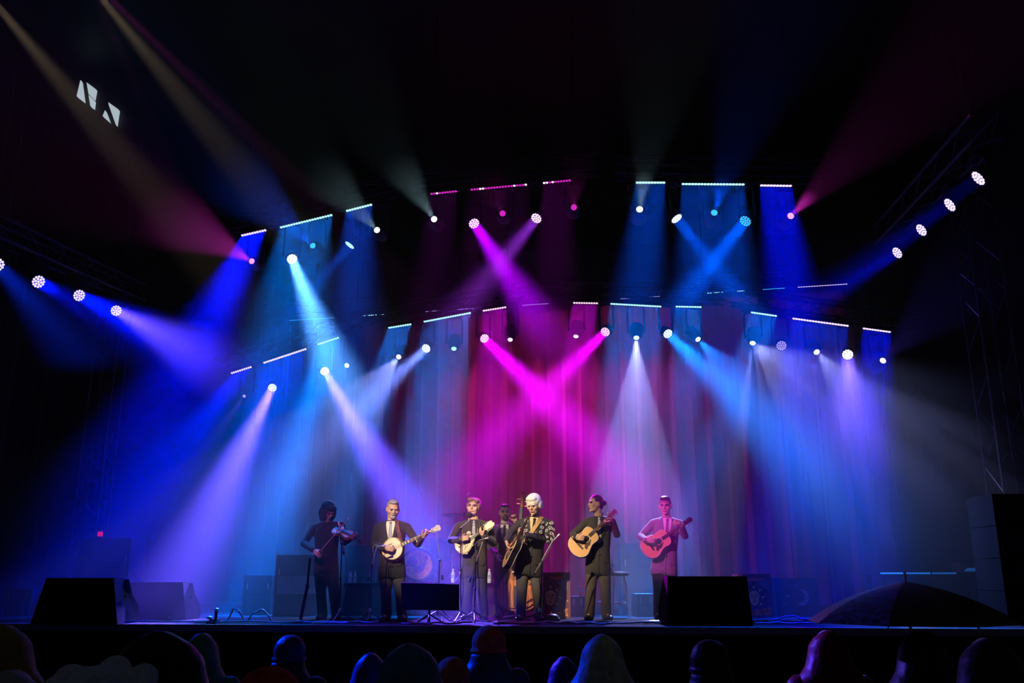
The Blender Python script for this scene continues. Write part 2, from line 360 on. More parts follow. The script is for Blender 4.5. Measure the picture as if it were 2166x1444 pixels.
def lens_mesh(key, r, mat, flat=0.5):
    if key not in LENS_ME:
        m = MB().ell((0, 0, 0), (r, r, r * flat), None, 12, 8).mesh('lens'); m.materials.append(mat); LENS_ME[key] = m
    return LENS_ME[key]
LT = {'cyan': ((0.42, 0.95, 1.0), 1.6), 'violet': ((0.70, 0.55, 1.0), 1.7), 'mag': ((0.62, 0.02, 0.50), 1.1), 'magw': ((1.0, .65, 0.95), 1.6), 'pale': ((0.75, 0.85, 1.0), 2.0), 'white': ((1, 1, 1), 4.0),
      'pink': ((0.95, 0.28, 0.62), 1.7), 'azur': ((0.05, 0.50, 0.85), 1.2), 'rose': ((1.0, 0.60, 0.80), 1.6), 'teal': ((0.65, 1.0, 1.0), 2.5), 'dimv': ((.45, .35, .85), 1.0)}
def lensmat(k): return E('lit_lens_' + k, *LT[k])
def led_bar(a, c, n, dst, tint, label, group, mixed=None, arm=False):
    a = Vector(a); c = Vector(c); t = thing('led_bar', label, 'stage light', (a + c) / 2, group)
    d = (c - a).normalized(); f = (Vector(dst) - (a + c) / 2); f = (f - d * f.dot(d)).normalized(); L = (c - a).length; o = L / n * .5
    mb = MB(); mb.T = frame((a + c) / 2, d, f); mb.box((-L / 2 - .015, -.03, -.10), (L / 2 + .015, .03, -.012)); mb.build('housing', BLACKM, t, smooth=False)
    for u in (-.35, .35):
        mb = MB(); p = (a + c) / 2 + d * (u * L); mb.poly([p - f * .09, p - f * .11 + Vector((0, .02, .06)), p + Vector((0, .115, .245))] if arm else [p - f * .08, p - f * .08 + Vector((0, 0, .07))], .014, 6); mb.build('bracket', BLACKM, t)
    for i in range(n):
        p = a + d * (L * (i + .5) / n); k = tint
        if mixed and (i in mixed): k = mixed[i]
        lo = link('lens', lens_mesh('bar' + k, L / n * .46, lensmat(k), .45), t)
        m = zframe(p - f * .008, f); lo.location = p - f * .008 - ORIG[t.name]; lo.rotation_euler = m.to_euler()
    return t
HEX19 = [(0, 0)] + [(math.cos(k * math.pi / 3), math.sin(k * math.pi / 3)) for k in range(6)] + [(1.85 * math.cos(k * math.pi / 6 + .26), 1.85 * math.sin(k * math.pi / 6 + .26)) for k in range(12)]
def hang(t, p, f, topz, arm=0.15, bw=.22):
    # base under the truss, yoke arms down to the head
    side = Vector((0, 0, 1)).cross(f)
    side = side.normalized() if side.length > .05 else Vector((1, 0, 0))
    up = Vector((0, 0, 1)); zb = topz - p.z
    mb = MB(); mb.T = frame(p + up * zb, side, up); mb.box((-bw / 2, -.09, -.10), (bw / 2, .09, -.02)); mb.build('base', BLACKM, t, smooth=False)
    mb = MB(); mb.tube(p + up * (zb - .03), p + up * (zb + .02), .03); mb.build('clamp', BLACKM, t)
    mb = MB(); yk = [p + side * arm, p + side * arm + up * (zb - .20), p + side * (arm * .8) + up * (zb - .12), p - side * (arm * .8) + up * (zb - .12), p - side * arm + up * (zb - .20), p - side * arm]
    mb.poly(yk, .022, 6); mb.build('yoke', BLACKM, t)
def wash(p, dst, tint, label, group, topz):
    f = (Vector(dst) - p).normalized(); t = thing('wash_light', label, 'stage light', p, group); hang(t, p - f * .08, f, topz)
    mb = MB(); mb.T = zframe(p, f); mb.lathe([(.05, -.22), (.085, -.20), (.11, -.10), (.112, -.005), (.100, -.005), (.098, -.012), (.0, -.013)], 24); mb.build('head', BLACKM, t)
    F = zframe(p, f)
    for (x, y) in HEX19:
        lo = link('lens', lens_mesh('wash' + tint, .0175, lensmat(tint), .5), t); lo.location = F @ Vector((x * .0415, y * .0415, -.008)) - ORIG[t.name]; lo.rotation_euler = F.to_euler()
    return t
def profile(p, dst, tint, label, group, topz, r=.042):
    f = (Vector(dst) - p).normalized(); t = thing('moving_head', label, 'stage light', p, group); hang(t, p - f * .17, f, topz, .16, .34)
    mb = MB(); mb.T = zframe(p, f); mb.lathe([(.09, -.38), (.13, -.34), (.135, -.16), (.10, -.06), (.075, 0), (.06, 0), (.058, -.02), (0, -.021)], 24); mb.build('head', BLACKM, t)
    lo = link('lens', lens_mesh('prof' + tint + str(r), r * 1.25, lensmat(tint), .35), t); lo.location = p - f * .012 - ORIG[t.name]; lo.rotation_euler = zframe(p, f).to_euler()
    return t

# trusses: straight lengths carrying the bars
def bpts(i, off=0.0): b = BARS[i]; return P(b[0], b[1], b[4] + off), P(b[2], b[3], b[5] + off)
TR = {}
def bar_truss(key, i0, i1, label):
    a = bpts(i0)[0]; c = bpts(i1)[1]; d = (c - a).normalized(); up = Vector((0, 0, .26)); TR[key] = (a - d * .35 + up, c + d * (.95 if key == 'MA' else .45) + up); truss(*TR[key], label)
bar_truss('FA', 0, 2, 'black truss carrying the blue and cyan light bars above the left of the stage front')
bar_truss('FB', 3, 5, 'black truss carrying the magenta light bars high above the stage front')
bar_truss('FC', 6, 8, 'black truss carrying the upper right cyan and violet light bars')
bar_truss('MA', 9, 11, 'sloping black truss carrying the lowest bars at the far left of the middle row')
bar_truss('MB', 12, 14, 'black truss carrying cyan and pink bars left of centre in the middle row')
bar_truss('MC', 15, 17, 'black truss carrying pink and cyan bars right of centre in the middle row')
bar_truss('MD', 18, 20, 'black truss carrying the cyan and violet bars at the right end of the middle row')
def topz_at(key, p):
    a, c = TR[key]; u = (p.x - a.x) / (c.x - a.x); return a.z + (c.z - a.z) * u - .145
wl = [P(*WASHES[i][:3]) for i in range(4)]; wr = [P(*WASHES[i][:3]) for i in range(4, 8)]
def side_truss(pts, key, label):
    d = (pts[-1] - pts[0]).normalized(); up = Vector((0, 0, .48)); TR[key] = (pts[0] - d * .5 + up, pts[-1] + d * .7 + up); truss(*TR[key], label)
side_truss(wl, 'SL', 'black side truss carrying four blue wash lights at the left of the stage')
side_truss(wr, 'SR', 'black side truss carrying four violet wash lights at the upper right')
def side_top(key, p):
    a, c = TR[key]; u = (p.y - a.y) / (c.y - a.y); return a.z + (c.z - a.z) * u - .145
truss(Vector((P(215, 900, 17.5).x, 17.5, DECK)), Vector((P(215, 900, 17.5).x, 17.5, 11.5)), 'upright aluminium truss tower in blue gloom at the far left of the stage', .45, False, True)
truss(Vector((P(2120, 900, 13.2).x, 13.2, DECK)), Vector((P(2120, 900, 13.2).x, 13.2, 11.0)), 'upright aluminium truss tower with blue glints at the far right edge', .45, False, True)

BAR_L = ['ten-lens violet bar at the left end of the front truss', 'long twenty-lens cyan bar at the left of the front truss', 'short cyan bar right of the long cyan bar, upper left',
 'short magenta bar at the left of the upper middle truss', 'long magenta bar in the middle of the upper truss', 'short magenta bar right of the long magenta one, upper middle',
 'short cyan bar at the left of the upper right truss', 'long twenty-lens cyan bar of the upper right truss', 'short violet-white bar at the right end of the upper row',
 'short violet bar at the lowest left end of the middle row', 'long violet-white bar on the sloping left truss of the middle row', 'short cyan bar at the top of the sloping left truss, middle row',
 'short cyan bar left of the long cyan bar, middle row left of centre', 'long bright cyan bar above the curtain left of centre', 'short pink bar right of the long cyan bar above the curtain',
 'short pink bar above the curtain just right of centre', 'long cyan bar above the white cone of light', 'short cyan bar right of the long cyan bar, middle row right of centre',
 'short cyan bar above the brightest white lamp at the right', 'long violet-white sloping bar at the right of the middle row', 'short dim violet bar at the far right end of the middle row']
BAR_T = ['violet', 'cyan', 'cyan', 'mag', 'mag', 'mag', 'cyan', 'cyan', 'violet', 'violet', 'violet', 'cyan', 'cyan', 'cyan', 'rose', 'rose', 'cyan', 'cyan', 'cyan', 'violet', 'violet']
MIX = {3: {2: 'magw'}, 4: {3: 'magw', 4: 'magw', 15: 'magw', 19: 'magw'}, 5: {0: 'magw', 1: 'magw', 3: 'magw'}}
for i, b in enumerate(BARS):
    a, c = bpts(i, -.24); tgt = P(*b[7], b[8] - .24); led_bar(a, c, b[6], tgt, BAR_T[i], BAR_L[i], 'LED bars on the lighting trusses', MIX.get(i), True)
    f = (tgt - (a + c) / 2).normalized(); bar(a + f * .03, c + f * .03, tgt, b[9], b[10], b[11])
WASH_L = ['wash light cut by the left picture edge on the side truss', 'second wash light from the left edge on the left side truss', 'third wash light from the left edge on the left side truss', 'innermost wash light of the left side truss, with a lavender beam',
 'outermost and highest wash light of the right side truss', 'second wash light from the top on the right side truss', 'third wash light from the top on the right side truss', 'lowest wash light of the right side truss',
 'brilliant white-blue wash light below the long cyan bar, upper left', 'wash light turned half away below the short cyan bar, upper left', 'magenta wash light below the long magenta bar, left of the pair', 'pale pink wash light below the long magenta bar, right of the pair',
 'pale cyan wash light at the left of the crossing blue beams', 'blue wash light at the right of the crossing blue beams', 'lowest wash light on the left, throwing a lavender beam down to the left', 'wash light throwing a lavender beam down toward the banjo player',
 'wash light below the long cyan bar left of centre', 'pink-white wash light throwing the bright magenta beam down to the right', 'pink wash light throwing a magenta beam down to the left', 'pale blue wash light right of the white cone', 'dim wash light between the two white lamps on the right', 'blinding white wash light with a lavender beam, far right of the middle row']
WASH_T = ['violet', 'violet', 'violet', 'violet', 'violet', 'violet', 'violet', 'violet', 'white', 'cyan', 'rose', 'magw', 'pale', 'azur', 'pale', 'white', 'pale', 'magw', 'rose', 'pale', 'dimv', 'white']
WASH_K = ['SL'] * 4 + ['SR'] * 4 + ['FA', 'FA', 'FB', 'FB', 'FC', 'FC', 'MA', 'MA', 'MB', 'MB', 'MC', 'MC', 'MD', 'MD']
for i, w in enumerate(WASHES):
    p, q = P(*w[:3]), P(*w[3:6]); k = WASH_K[i]; f = (q - p).normalized()
    wash(p, q, WASH_T[i], WASH_L[i], 'round LED wash lights on the trusses', side_top(k, p) if k[0] == 'S' else topz_at(k, p)); disk(p + f * .02, q, w[6], w[7], w[8])
PROF_L = ['moving head with a pink lens at the left end of the front truss', 'dim blue moving head lens below the long cyan bar, upper left', 'white moving head lens right of the short cyan bar, upper left', 'white moving head lens left of the upper magenta bars',
 'small magenta moving head lens below the long magenta bar', 'small magenta moving head lens at the right of the upper magenta bars', 'white moving head lens below the short cyan bar, upper right', 'blue moving head lens between the crossing blue beams', 'pink moving head lens at the right end of the upper row',
 'cyan moving head lens at the top of the sloping left truss', 'white moving head throwing a wide pale cone down to the left', 'cyan moving head below the long cyan bar left of centre', 'moving head with a pink lens hanging below the short pink bar left of centre',
 'moving head with a pink lens hanging below the short pink bar right of centre', 'white moving head throwing the tall white cone down between the guitarists', 'cyan moving head throwing a wide azure cone down to the right',
 'brightest white moving head throwing a wide pale fan to the right', None, 'white moving head left of the blinding wash light, far right', 'small violet-white moving head at the far right end of the middle row', 'tiny lavender lens at the lowest left of the middle row']
PROF_T = ['pink', 'azur', 'white', 'white', 'mag', 'mag', 'white', 'azur', 'pink', 'teal', 'white', 'cyan', 'rose', 'rose', 'teal', 'teal', 'white', None, 'white', 'white', 'dimv']
PROF_K = ['FA', 'FA', 'FA', 'FB', 'FB', 'FB', 'FC', 'FC', 'FC', 'MA', 'MB', 'MB', 'MB', 'MC', 'MC', 'MC', 'MD', None, 'MD', 'MD', 'MA']
for i, w in enumerate(PROFILES):
    p, q = P(*w[:3]), P(*w[3:6]); f = (q - p).normalized()
    if PROF_L[i]: profile(p, q, PROF_T[i], PROF_L[i], 'moving heads on the trusses', topz_at(PROF_K[i], p), .03 if i == 20 else .042)
    spot(p + f * .05, q, w[6], w[7] * SPOTK, w[8], w[9])
for (i, x, y, D_, col, pw, an) in RAYS:
    p, q = P(*PROFILES[i][:3]), P(x, y, D_); spot(p + (q - p).normalized() * .05, q, col, pw * SPOTK, an, .35, .015, 'gobo_ray')
for i, w in enumerate(KEYS):
    p, q = P(*w[:3]), P(*w[3:6]); f = (q - p).normalized(); spot(p, q, w[6], w[7], w[8], w[9])

# back truss with strips grazing the curtain
BT0, BT1 = P(600, 679, 21.7), P(1800, 600.5, 19.4)
def bt(px):                                  # point of the strip line at pixel column px
    u = (px - 600) / 1200.0; q = BT0.lerp(BT1, u); lo, hi = 0.0, 1.0
    for _ in range(30):
        u = (lo + hi) / 2; q = BT0.lerp(BT1, u); d = q - CAM; x = CX + FOC * d.x / d.dot(_F)
        if x < px: lo = u
        else: hi = u
    return q
truss(BT0 + Vector((-.5, 0, .25)), BT1 + Vector((.5, 0, .25)), 'black rear truss carrying the thin light strips in front of the curtain top')
STRIPS = [(612, 712, 'azur', 'thin blue strip at the far left end of the rear truss'), (760, 812, 'cyan', 'thin cyan strip left of the cyan bars on the rear truss'), (900, 938, 'dimv', 'short dim strip above the long cyan bar on the rear truss'), (945, 1030, 'dimv', 'thin violet strip above the pink bar left of centre on the rear truss'),
 (1104, 1160, 'dimv', 'thin violet strip at the centre of the rear truss'), (1312, 1396, 'dimv', 'thin violet strip above the long cyan bar right of centre, rear truss'), (1495, 1530, 'cyan', 'short cyan strip right of centre on the rear truss'), (1557, 1583, 'cyan', 'shortest cyan strip on the rear truss, right of centre'),
 (1613, 1660, 'azur', 'thin blue strip left of the long violet strip on the rear truss'), (1687, 1793, 'violet', 'long violet-white strip at the right end of the rear truss')]
for x0, x1, tint, lab in STRIPS:
    a, c = bt(x0), bt(x1); led_bar(a, c, max(5, int((c - a).length / .055)), (a + c) / 2 + Vector((0, .5, -1.6)), tint, lab, 'light strips on the rear truss')
for k in range(7):
    a, c = BT0.lerp(BT1, k / 7 + .01), BT0.lerp(BT1, (k + 1) / 7 - .01)
    bar(a + Vector((0, .05, -.12)), c + Vector((0, .05, -.12)), (a + c) / 2 + nn_ * -.55 + Vector((0, 0, -2.2)), CURCOL[k], CURPOW[k], 60, 'curtain_lamp')

# ------------------------------------------------------------------ people on stage
SKIN = M('skin', (0.62, 0.40, 0.30), 0.55, var=0.08, scale=30)
SHOE = M('black_leather', (0.012, 0.011, 0.011), 0.3)
WHITE_SHIRT = M('white_shirt', (0.72, 0.72, 0.74), 0.8, var=0.04)
EYE = M('dark_eye', (0.02, 0.014, 0.012), 0.3)
LIP = M('lips', (0.42, 0.17, 0.15), 0.5)
def V3(px, py, D, dy=0.0): return P(px, py, D + dy)
def rot_to(v, axis, ang): return Quaternion(axis, ang) @ v
def add_hand(mb, w, d, palm, thumb, curl=1.0, s=1.0):
    """palm and five fingers: w wrist, d finger direction, palm = side the fingers close to, thumb = thumb side"""
    w = Vector(w); d = Vector(d).normalized(); palm = Vector(palm); palm = (palm - d * palm.dot(d)).normalized(); th = d.cross(palm)
    if th.dot(Vector(thumb)) < 0: th = -th
    ax = d.cross(palm)
    mb.cap([w - d * .02 * s, w + d * .03 * s], [.024 * s, .026 * s], 10)
    mb.ell(w + d * .055 * s, (.048 * s, .042 * s, .018 * s), (d, th, palm))
    for k, (off, ln) in enumerate(((.030, .92), (.010, 1.0), (-.010, .95), (-.030, .78))):
        b = w + d * .090 * s + th * (off * s); cd = d.copy(); pts = [b - d * .02 * s]; pts.append(b)
        for seg, a in zip((.040, .028, .022), (28, 48, 42)):
            cd = rot_to(cd, ax, R(a) * curl * (1 + .06 * k)); b = b + cd * (seg * ln * s); pts.append(b)
        mb.cap(pts, [.0100 * s, .0098 * s, .0092 * s, .0085 * s, .0075 * s], 8)
    b = w + d * .028 * s + th * .030 * s; cd = (d * .75 + th * .75 + palm * .25).normalized(); pts = [b, b + cd * .036 * s]
    cd = (cd + d * .5 + palm * .35 * curl).normalized(); pts.append(pts[-1] + cd * .028 * s); pts.append(pts[-1] + (cd + palm * .2).normalized() * .022 * s)
    mb.cap(pts, [.014 * s, .0115 * s, .0105 * s, .0085 * s], 8)
def sup(c, rt, fw, up, rx, ry, n=28, e=2.4):
    out = []
    for k in range(n):
        a = 2 * math.pi * k / n; ca, sa = math.cos(a), math.sin(a)
        out.append(c + rt * (rx * math.copysign(abs(ca) ** (2 / e), ca)) + fw * (ry * math.copysign(abs(sa) ** (2 / e), sa)))
    return out
class Torso:
    def __init__(s, hip, neck, rt, scale=1.0, belly=0.0):
        s.h = Vector(hip); s.n = Vector(neck); s.up = (s.n - s.h).normalized(); rt = Vector(rt); s.rt = (rt - s.up * rt.dot(s.up)).normalized(); s.fw = s.up.cross(s.rt)
        if s.fw.y > 0: s.fw = -s.fw
        s.L = (s.n - s.h).length
        s.sec = [(-.24, .192, .135), (-.10, .200, .142), (.05, .190, .135 + belly * .6), (.30, .178, .125 + belly), (.55, .188, .130 + belly * .6), (.78, .192, .128), (.88, .158, .110), (.955, .105, .085), (1.03, .068, .064)]
        s.sec = [(t, a * scale, b * scale) for t, a, b in s.sec]
    def at(s, t):
        S = s.sec
        for i in range(len(S) - 1):
            if t <= S[i + 1][0] or i == len(S) - 2:
                u = (t - S[i][0]) / (S[i + 1][0] - S[i][0]); return S[i][1] + (S[i + 1][1] - S[i][1]) * u, S[i][2] + (S[i + 1][2] - S[i][2]) * u
    def front(s, u, t, off=.008, side=1):
        rx, ry = s.at(t); q = min(.98, abs(u / rx)); y = ry * (1 - q ** 2.4) ** (1 / 2.4)
        return s.h + s.up * (t * s.L) + s.rt * u + s.fw * ((y + off) * side)
    def shell(s, mb, t0=-.24, t1=1.03, grow=0.0):
        ts = [t0] + [x[0] for x in s.sec if t0 < x[0] < t1] + [t1]; rings = []
        for t in ts: rx, ry = s.at(t); rings.append(sup(s.h + s.up * (t * s.L), s.rt, s.fw, s.up, rx + grow, ry + grow))
        c = s.h + s.up * (t0 * s.L)
        for k, p in enumerate(rings[0]):
            q = p - c; fr = q.dot(s.fw) / s.at(t0)[1]; sd = abs(q.dot(s.rt)) / s.at(t0)[0]
            if fr > .3: rings[0][k] = p + s.up * (.085 * max(0, 1 - sd * 2.0))
        mb.loft(rings)
def panel(T, rows, off, n=6):               # sheet on the chest: rows of (t, u_left, u_right)
    return MB().grid(lambda i, j: T.front(rows[j][1] + (rows[j][2] - rows[j][1]) * i / n, rows[j][0], off), n, len(rows) - 1)
def head_axes(face, tilt=0.0):
    f = Vector(face).normalized(); u = Vector((0, 0, 1)); u = (u - f * u.dot(f)).normalized(); r = f.cross(u)
    if tilt: q = Quaternion(f, R(tilt)); u = q @ u; r = q @ r
    return r, f, u
def person(label, D, root_px, head, face, neck, shl, shr, ell_, elr, wrl, wrr, hl, hr, hip, feet, coat, trouser, shirt=None, tie=None, hair=None, style='short', coat_len=-.24, tilt=0, hs=1.0, knees=None, skin=None, beard=None, glasses=False, belly=0.0, tscale=1.0, coatname='jacket', cuffs=None, brow=None):
    skin = skin or SKIN
    rp = P(root_px, 1300, D); root = Vector((rp.x, D, DECK)); t = thing('person', label, 'person', root)
    H = V3(*head[:2], D, head[2]); N = V3(neck[0], neck[1] - 4, D, neck[2]); SL = V3(shl[0], shl[1] + 4, D, shl[2]); SR = V3(shr[0], shr[1] + 4, D, shr[2])
    EL = V3(*ell_[:2], D, ell_[2]); ER = V3(*elr[:2], D, elr[2]); WL = V3(*wrl[:2], D, wrl[2]); WR = V3(*wrr[:2], D, wrr[2]); HP = V3(*hip[:2], D, hip[2])
    T = Torso(HP, N, SR - SL, tscale, belly); r, f, u = head_axes(face, tilt); s = hs * 1.13
    def h(x, y, z): return H + r * (x * s * 1.02) + f * (y * s) + u * (z * s * .93)
    A = (r, f, u)
    # feet, knees, ankles
    ft = []
    for i, (px, dy, toe) in enumerate(feet):
        q = P(px, 1300, D + dy); ft.append((Vector((q.x, D + dy, DECK)), Vector(toe).normalized()))
    sg = [-1, 1]; hipj = [HP + T.rt * (.088 * k) - T.up * .02 for k in sg]; kn = []
    for i in range(2):
        ank = ft[i][0] + Vector((0, .0, .085)); k = hipj[i].lerp(ank, .50) + Vector((0, -.035, 0)); kn.append(k)
    # one continuous body: trunk, limbs, hands, neck and head
    b = MB(); b.cap([HP, HP.lerp(N, .4), HP.lerp(N, .8), N], [.09, .09, .09, .055]); b.cap([SL.lerp(N, .2), SL, EL, WL], [.05, .04, .032, .024]); b.cap([SR.lerp(N, .2), SR, ER, WR], [.05, .04, .032, .024])
    b.cap([N.lerp(HP, .15), SL.lerp(N, .1)], .045); b.cap([N.lerp(HP, .15), SR.lerp(N, .1)], .045)
    for i in range(2): ank = ft[i][0] + Vector((0, 0, .085)); b.cap([HP, hipj[i], kn[i], ank, ft[i][0] + ft[i][1] * .1 + Vector((0, 0, .04))], [.08, .065, .045, .028, .026])
    b.cap([N - T.up * .03, h(0, -.022, -.075)], [.060 * s, .056 * s])
    b.ell(h(0, -.012, .030), (.074 * s, .092 * s, .086 * s), A, 20, 14); b.ell(h(0, .020, -.030), (.069 * s, .066 * s, .085 * s), A, 18, 12); b.ell(h(0, .032, -.080), (.055 * s, .048 * s, .036 * s), A)
    b.cap([h(0, .084, .014), h(0, .098, -.022)], [.0085 * s, .0125 * s], 10); b.ell(h(0, .086, -.027), (.018 * s, .013 * s, .009 * s), A); b.ell(h(0, .072, .030), (.052 * s, .018 * s, .012 * s), A)
    b.ell(h(0, .080, -.062), (.026 * s, .013 * s, .010 * s), A); b.ell(h(0, .076, -.100), (.022 * s, .016 * s, .015 * s), A)
    for k in sg: b.ell(h(.077 * k, -.006, -.012), (.011 * s, .024 * s, .034 * s), A); b.ell(h(.042 * k, .062, -.022), (.024 * s, .018 * s, .026 * s), A)
    add_hand(b, WL, *hl); add_hand(b, WR, *hr)
    vbuild(b, 'body', skin, t, .0058, 2, .4)
    for k in sg:
        MB().ell(h(.031 * k, .0795, .006), (.0135 * s, .008 * s, .0050 * s), A).build('eye', EYE, t)
        MB().cap([h(.014 * k, .090, .023), h(.032 * k, .090, .027), h(.050 * k, .078, .021)], [.005 * s, .0062 * s, .004 * s], 6).build('eyebrow', brow or hair or EYE, t)
    MB().cap([h(-.022, .086, -.063), h(0, .0925, -.062), h(.022, .086, -.063)], [.004 * s, .0062 * s, .004 * s], 6).build('mouth', LIP, t)
    # hair
    if hair:
        b = MB()
        if style == 'fluffy':
            b.ell(h(0, -.02, .050), (.096 * s, .106 * s, .092 * s), A, 18, 12); b.ell(h(0, .045, .098), (.072 * s, .045 * s, .036 * s), A)
            for k in sg: b.ell(h(.078 * k, -.03, -.005), (.026 * s, .055 * s, .060 * s), A)
        elif style == 'long':
            b.ell(h(0, -.02, .040), (.094 * s, .106 * s, .096 * s), A, 18, 12); b.ell(h(0, -.06, -.05), (.085 * s, .060 * s, .10 * s), A)
            for k in sg: b.ell(h(.074 * k, .030, -.045), (.028 * s, .060 * s, .095 * s), A)
            b.ell(h(0, .050, .075), (.075 * s, .045 * s, .045 * s), A)
        elif style == 'bun':
            b.ell(h(0, -.022, .042), (.080 * s, .095 * s, .084 * s), A, 18, 12); b.ell(h(0, -.075, -.02), (.060 * s, .040 * s, .06 * s), A); b.ell(h(0, -.135, .010), (.034 * s, .036 * s, .036 * s), A); b.cap([h(0, -.10, .01), h(0, -.14, .01)], .022 * s, 8)
        elif style == 'parted':
            b.ell(h(0, -.024, .044), (.090 * s, .098 * s, .090 * s), A, 18, 12); b.ell(h(.030, .050, .095), (.055 * s, .040 * s, .030 * s), A); b.ell(h(-.045, .045, .085), (.035 * s, .036 * s, .030 * s), A)
            for k in sg: b.ell(h(.075 * k, .000, .010), (.018 * s, .050 * s, .055 * s), A)
        elif style == 'quiff':
            b.ell(h(0, -.026, .038), (.080 * s, .094 * s, .084 * s), A, 18, 12); b.ell(h(0, .040, .105), (.060 * s, .045 * s, .030 * s), A); b.ell(h(0, .0, .105), (.066 * s, .07 * s, .032 * s), A)
        else:
            b.ell(h(0, -.026, .040), (.080 * s, .094 * s, .084 * s), A, 18, 12); b.ell(h(0, .020, .100), (.062 * s, .060 * s, .026 * s), A)
        vbuild(b, 'hair', hair, t, .008, 2, .4)
    if beard:
        b = MB(); b.ell(h(0, .058, -.094), (.044 * s, .042 * s, .034 * s), A)
        if glasses: b.ell(h(0, .050, -.085), (.054 * s, .048 * s, .034 * s), A)
        b.cap([h(-.026, .086, -.055), h(0, .096, -.048), h(.026, .086, -.055)], .008 * s, 8); vbuild(b, 'beard', beard, t, .006, 1, .4)
    if glasses:
        b = MB()
        for k in sg:
            ring = [h(.033 * k + .021 * math.cos(a * .5236), .098, .004 + .016 * math.sin(a * .5236)) for a in range(13)]; b.poly(ring, .0028, 5); b.tube(h(.054 * k, .098, .008), h(.078 * k, .0, .008), .0025, n=5)
        b.tube(h(-.012, .100, .006), h(.012, .100, .006), .0028, n=5); b.build('glasses', STEEL, t)
    # clothes
    b = MB(); T.shell(b, coat_len, .985); sl = .060 * tscale
    for S_, E_, W_ in ((SL, EL, WL), (SR, ER, WR)):
        wd = (W_ - E_).normalized(); b.cap([T.h + T.up * (.90 * T.L), S_, S_.lerp(E_, .5), E_, E_.lerp(W_, .55), W_ - wd * .012], [.085 * tscale, .066 * tscale, sl, .056, .049, .043])
    vbuild(b, coatname, coat, t, .011, 5, .5)
    for k in range(2): MB().ell(T.front(.012, .36 - .17 * k, .012), (.011, .005, .011), (T.rt, T.fw, T.up)).build('button', EYE, t)
    MB().poly([T.front(.004, .46 - .66 * k / 8, .004) for k in range(9)], .005, 5).build('front_seam', coat, t)
    for k in sg: MB().grid(lambda i, j: T.front(k * (.075 + .075 * i), .08 - .055 * j, .013), 1, 1).build('pocket_flap', coat, t, fix=False)
    if cuffs:
        for E_, W_ in ((EL, WL), (ER, WR)): wd = (W_ - E_).normalized(); MB().tube(W_ - wd * .018, W_ + wd * .016, .036, .034, 12).build('cuff', cuffs, t)
    b = MB(); hips = HP
    b.ell(HP, (.150, .105, .12), (T.rt, T.fw, T.up)); b.ell(HP - T.up * .09, (.155, .110, .10), (T.rt, T.fw, T.up))
    for i in range(2):
        ank = ft[i][0] + Vector((0, .015, .055)); K = kn[i]
        b.cap([HP.lerp(hipj[i], .6), hipj[i] - T.up * .05, hipj[i].lerp(K, .5), K, K.lerp(ank, .45), ank], [.100, .100, .090, .078, .075, .074], 14)
    vbuild(b, 'trousers', trouser, t, .012, 5, .5)
    for i in range(2):
        o, d = ft[i]; sd = Vector((d.y, -d.x, 0)); b = MB(); b.ell(o + d * .11 + Vector((0, 0, .034)), (.085, .046, .036), (d, sd, Vector((0, 0, 1)))); b.ell(o + d * .0 + Vector((0, 0, .048)), (.062, .042, .050), (d, sd, Vector((0, 0, 1))))
        b.hexa([o + d * x + sd * y for x, y in ((-.05, -.035), (-.05, .035), (.12, .045), (.185, .02), (.185, -.02), (.12, -.045))], [o + d * x + sd * y + Vector((0, 0, .02)) for x, y in ((-.05, -.035), (-.05, .035), (.12, .045), (.185, .02), (.185, -.02), (.12, -.045))])
        vbuild(b, 'shoe', SHOE, t, .009, 1, .4)
    if shirt:
        panel(T, [(.50, -.012, .012), (.62, -.030, .030), (.76, -.052, .052), (.90, -.066, .066), (.965, -.062, .062)], .012).build('shirt', shirt, t, fix=False)
        for k in sg: panel(T, [(.46, .010 * k, .035 * k), (.62, .030 * k, .075 * k), (.78, .054 * k, .105 * k), (.86, .062 * k, .095 * k), (.955, .066 * k, .088 * k)], .016).build('lapel', coat, t, fix=False)
        ring0 = [N + T.rt * (.068 * math.sin(a)) + T.fw * (.064 * math.cos(a)) - T.up * (.020 + .022 * math.cos(a)) for a in [-2.4 + 4.8 * k / 14 for k in range(15)]]
        ring1 = [N + T.rt * (.064 * math.sin(a)) + T.fw * (.060 * math.cos(a)) + T.up * (.038 - .022 * math.cos(a)) for a in [-2.4 + 4.8 * k / 14 for k in range(15)]]
        MB().grid(lambda i, j: (ring0, ring1)[j][i], 14, 1).build('collar', shirt, t, fix=False)
    if tie:
        panel(T, [(.42, -.004, .004), (.47, -.032, .032), (.70, -.024, .024), (.90, -.016, .016)], .022, 4).build('tie', tie, t, fix=False)
        MB().ell(T.front(0, .925, .022), (.020, .014, .022), (T.rt, T.fw, T.up)).build('tie_knot', tie, t)
    return dict(t=t, T=T, H=H, N=N, SL=SL, SR=SR, EL=EL, ER=ER, WL=WL, WR=WR, HP=HP, h=h)

C_ = Vector((0, -1, 0)); UPV = Vector((0, 0, 1))
TIE_A = M('patterned_tie', (0.30, 0.30, 0.42), 0.6, var=0.9, scale=120)
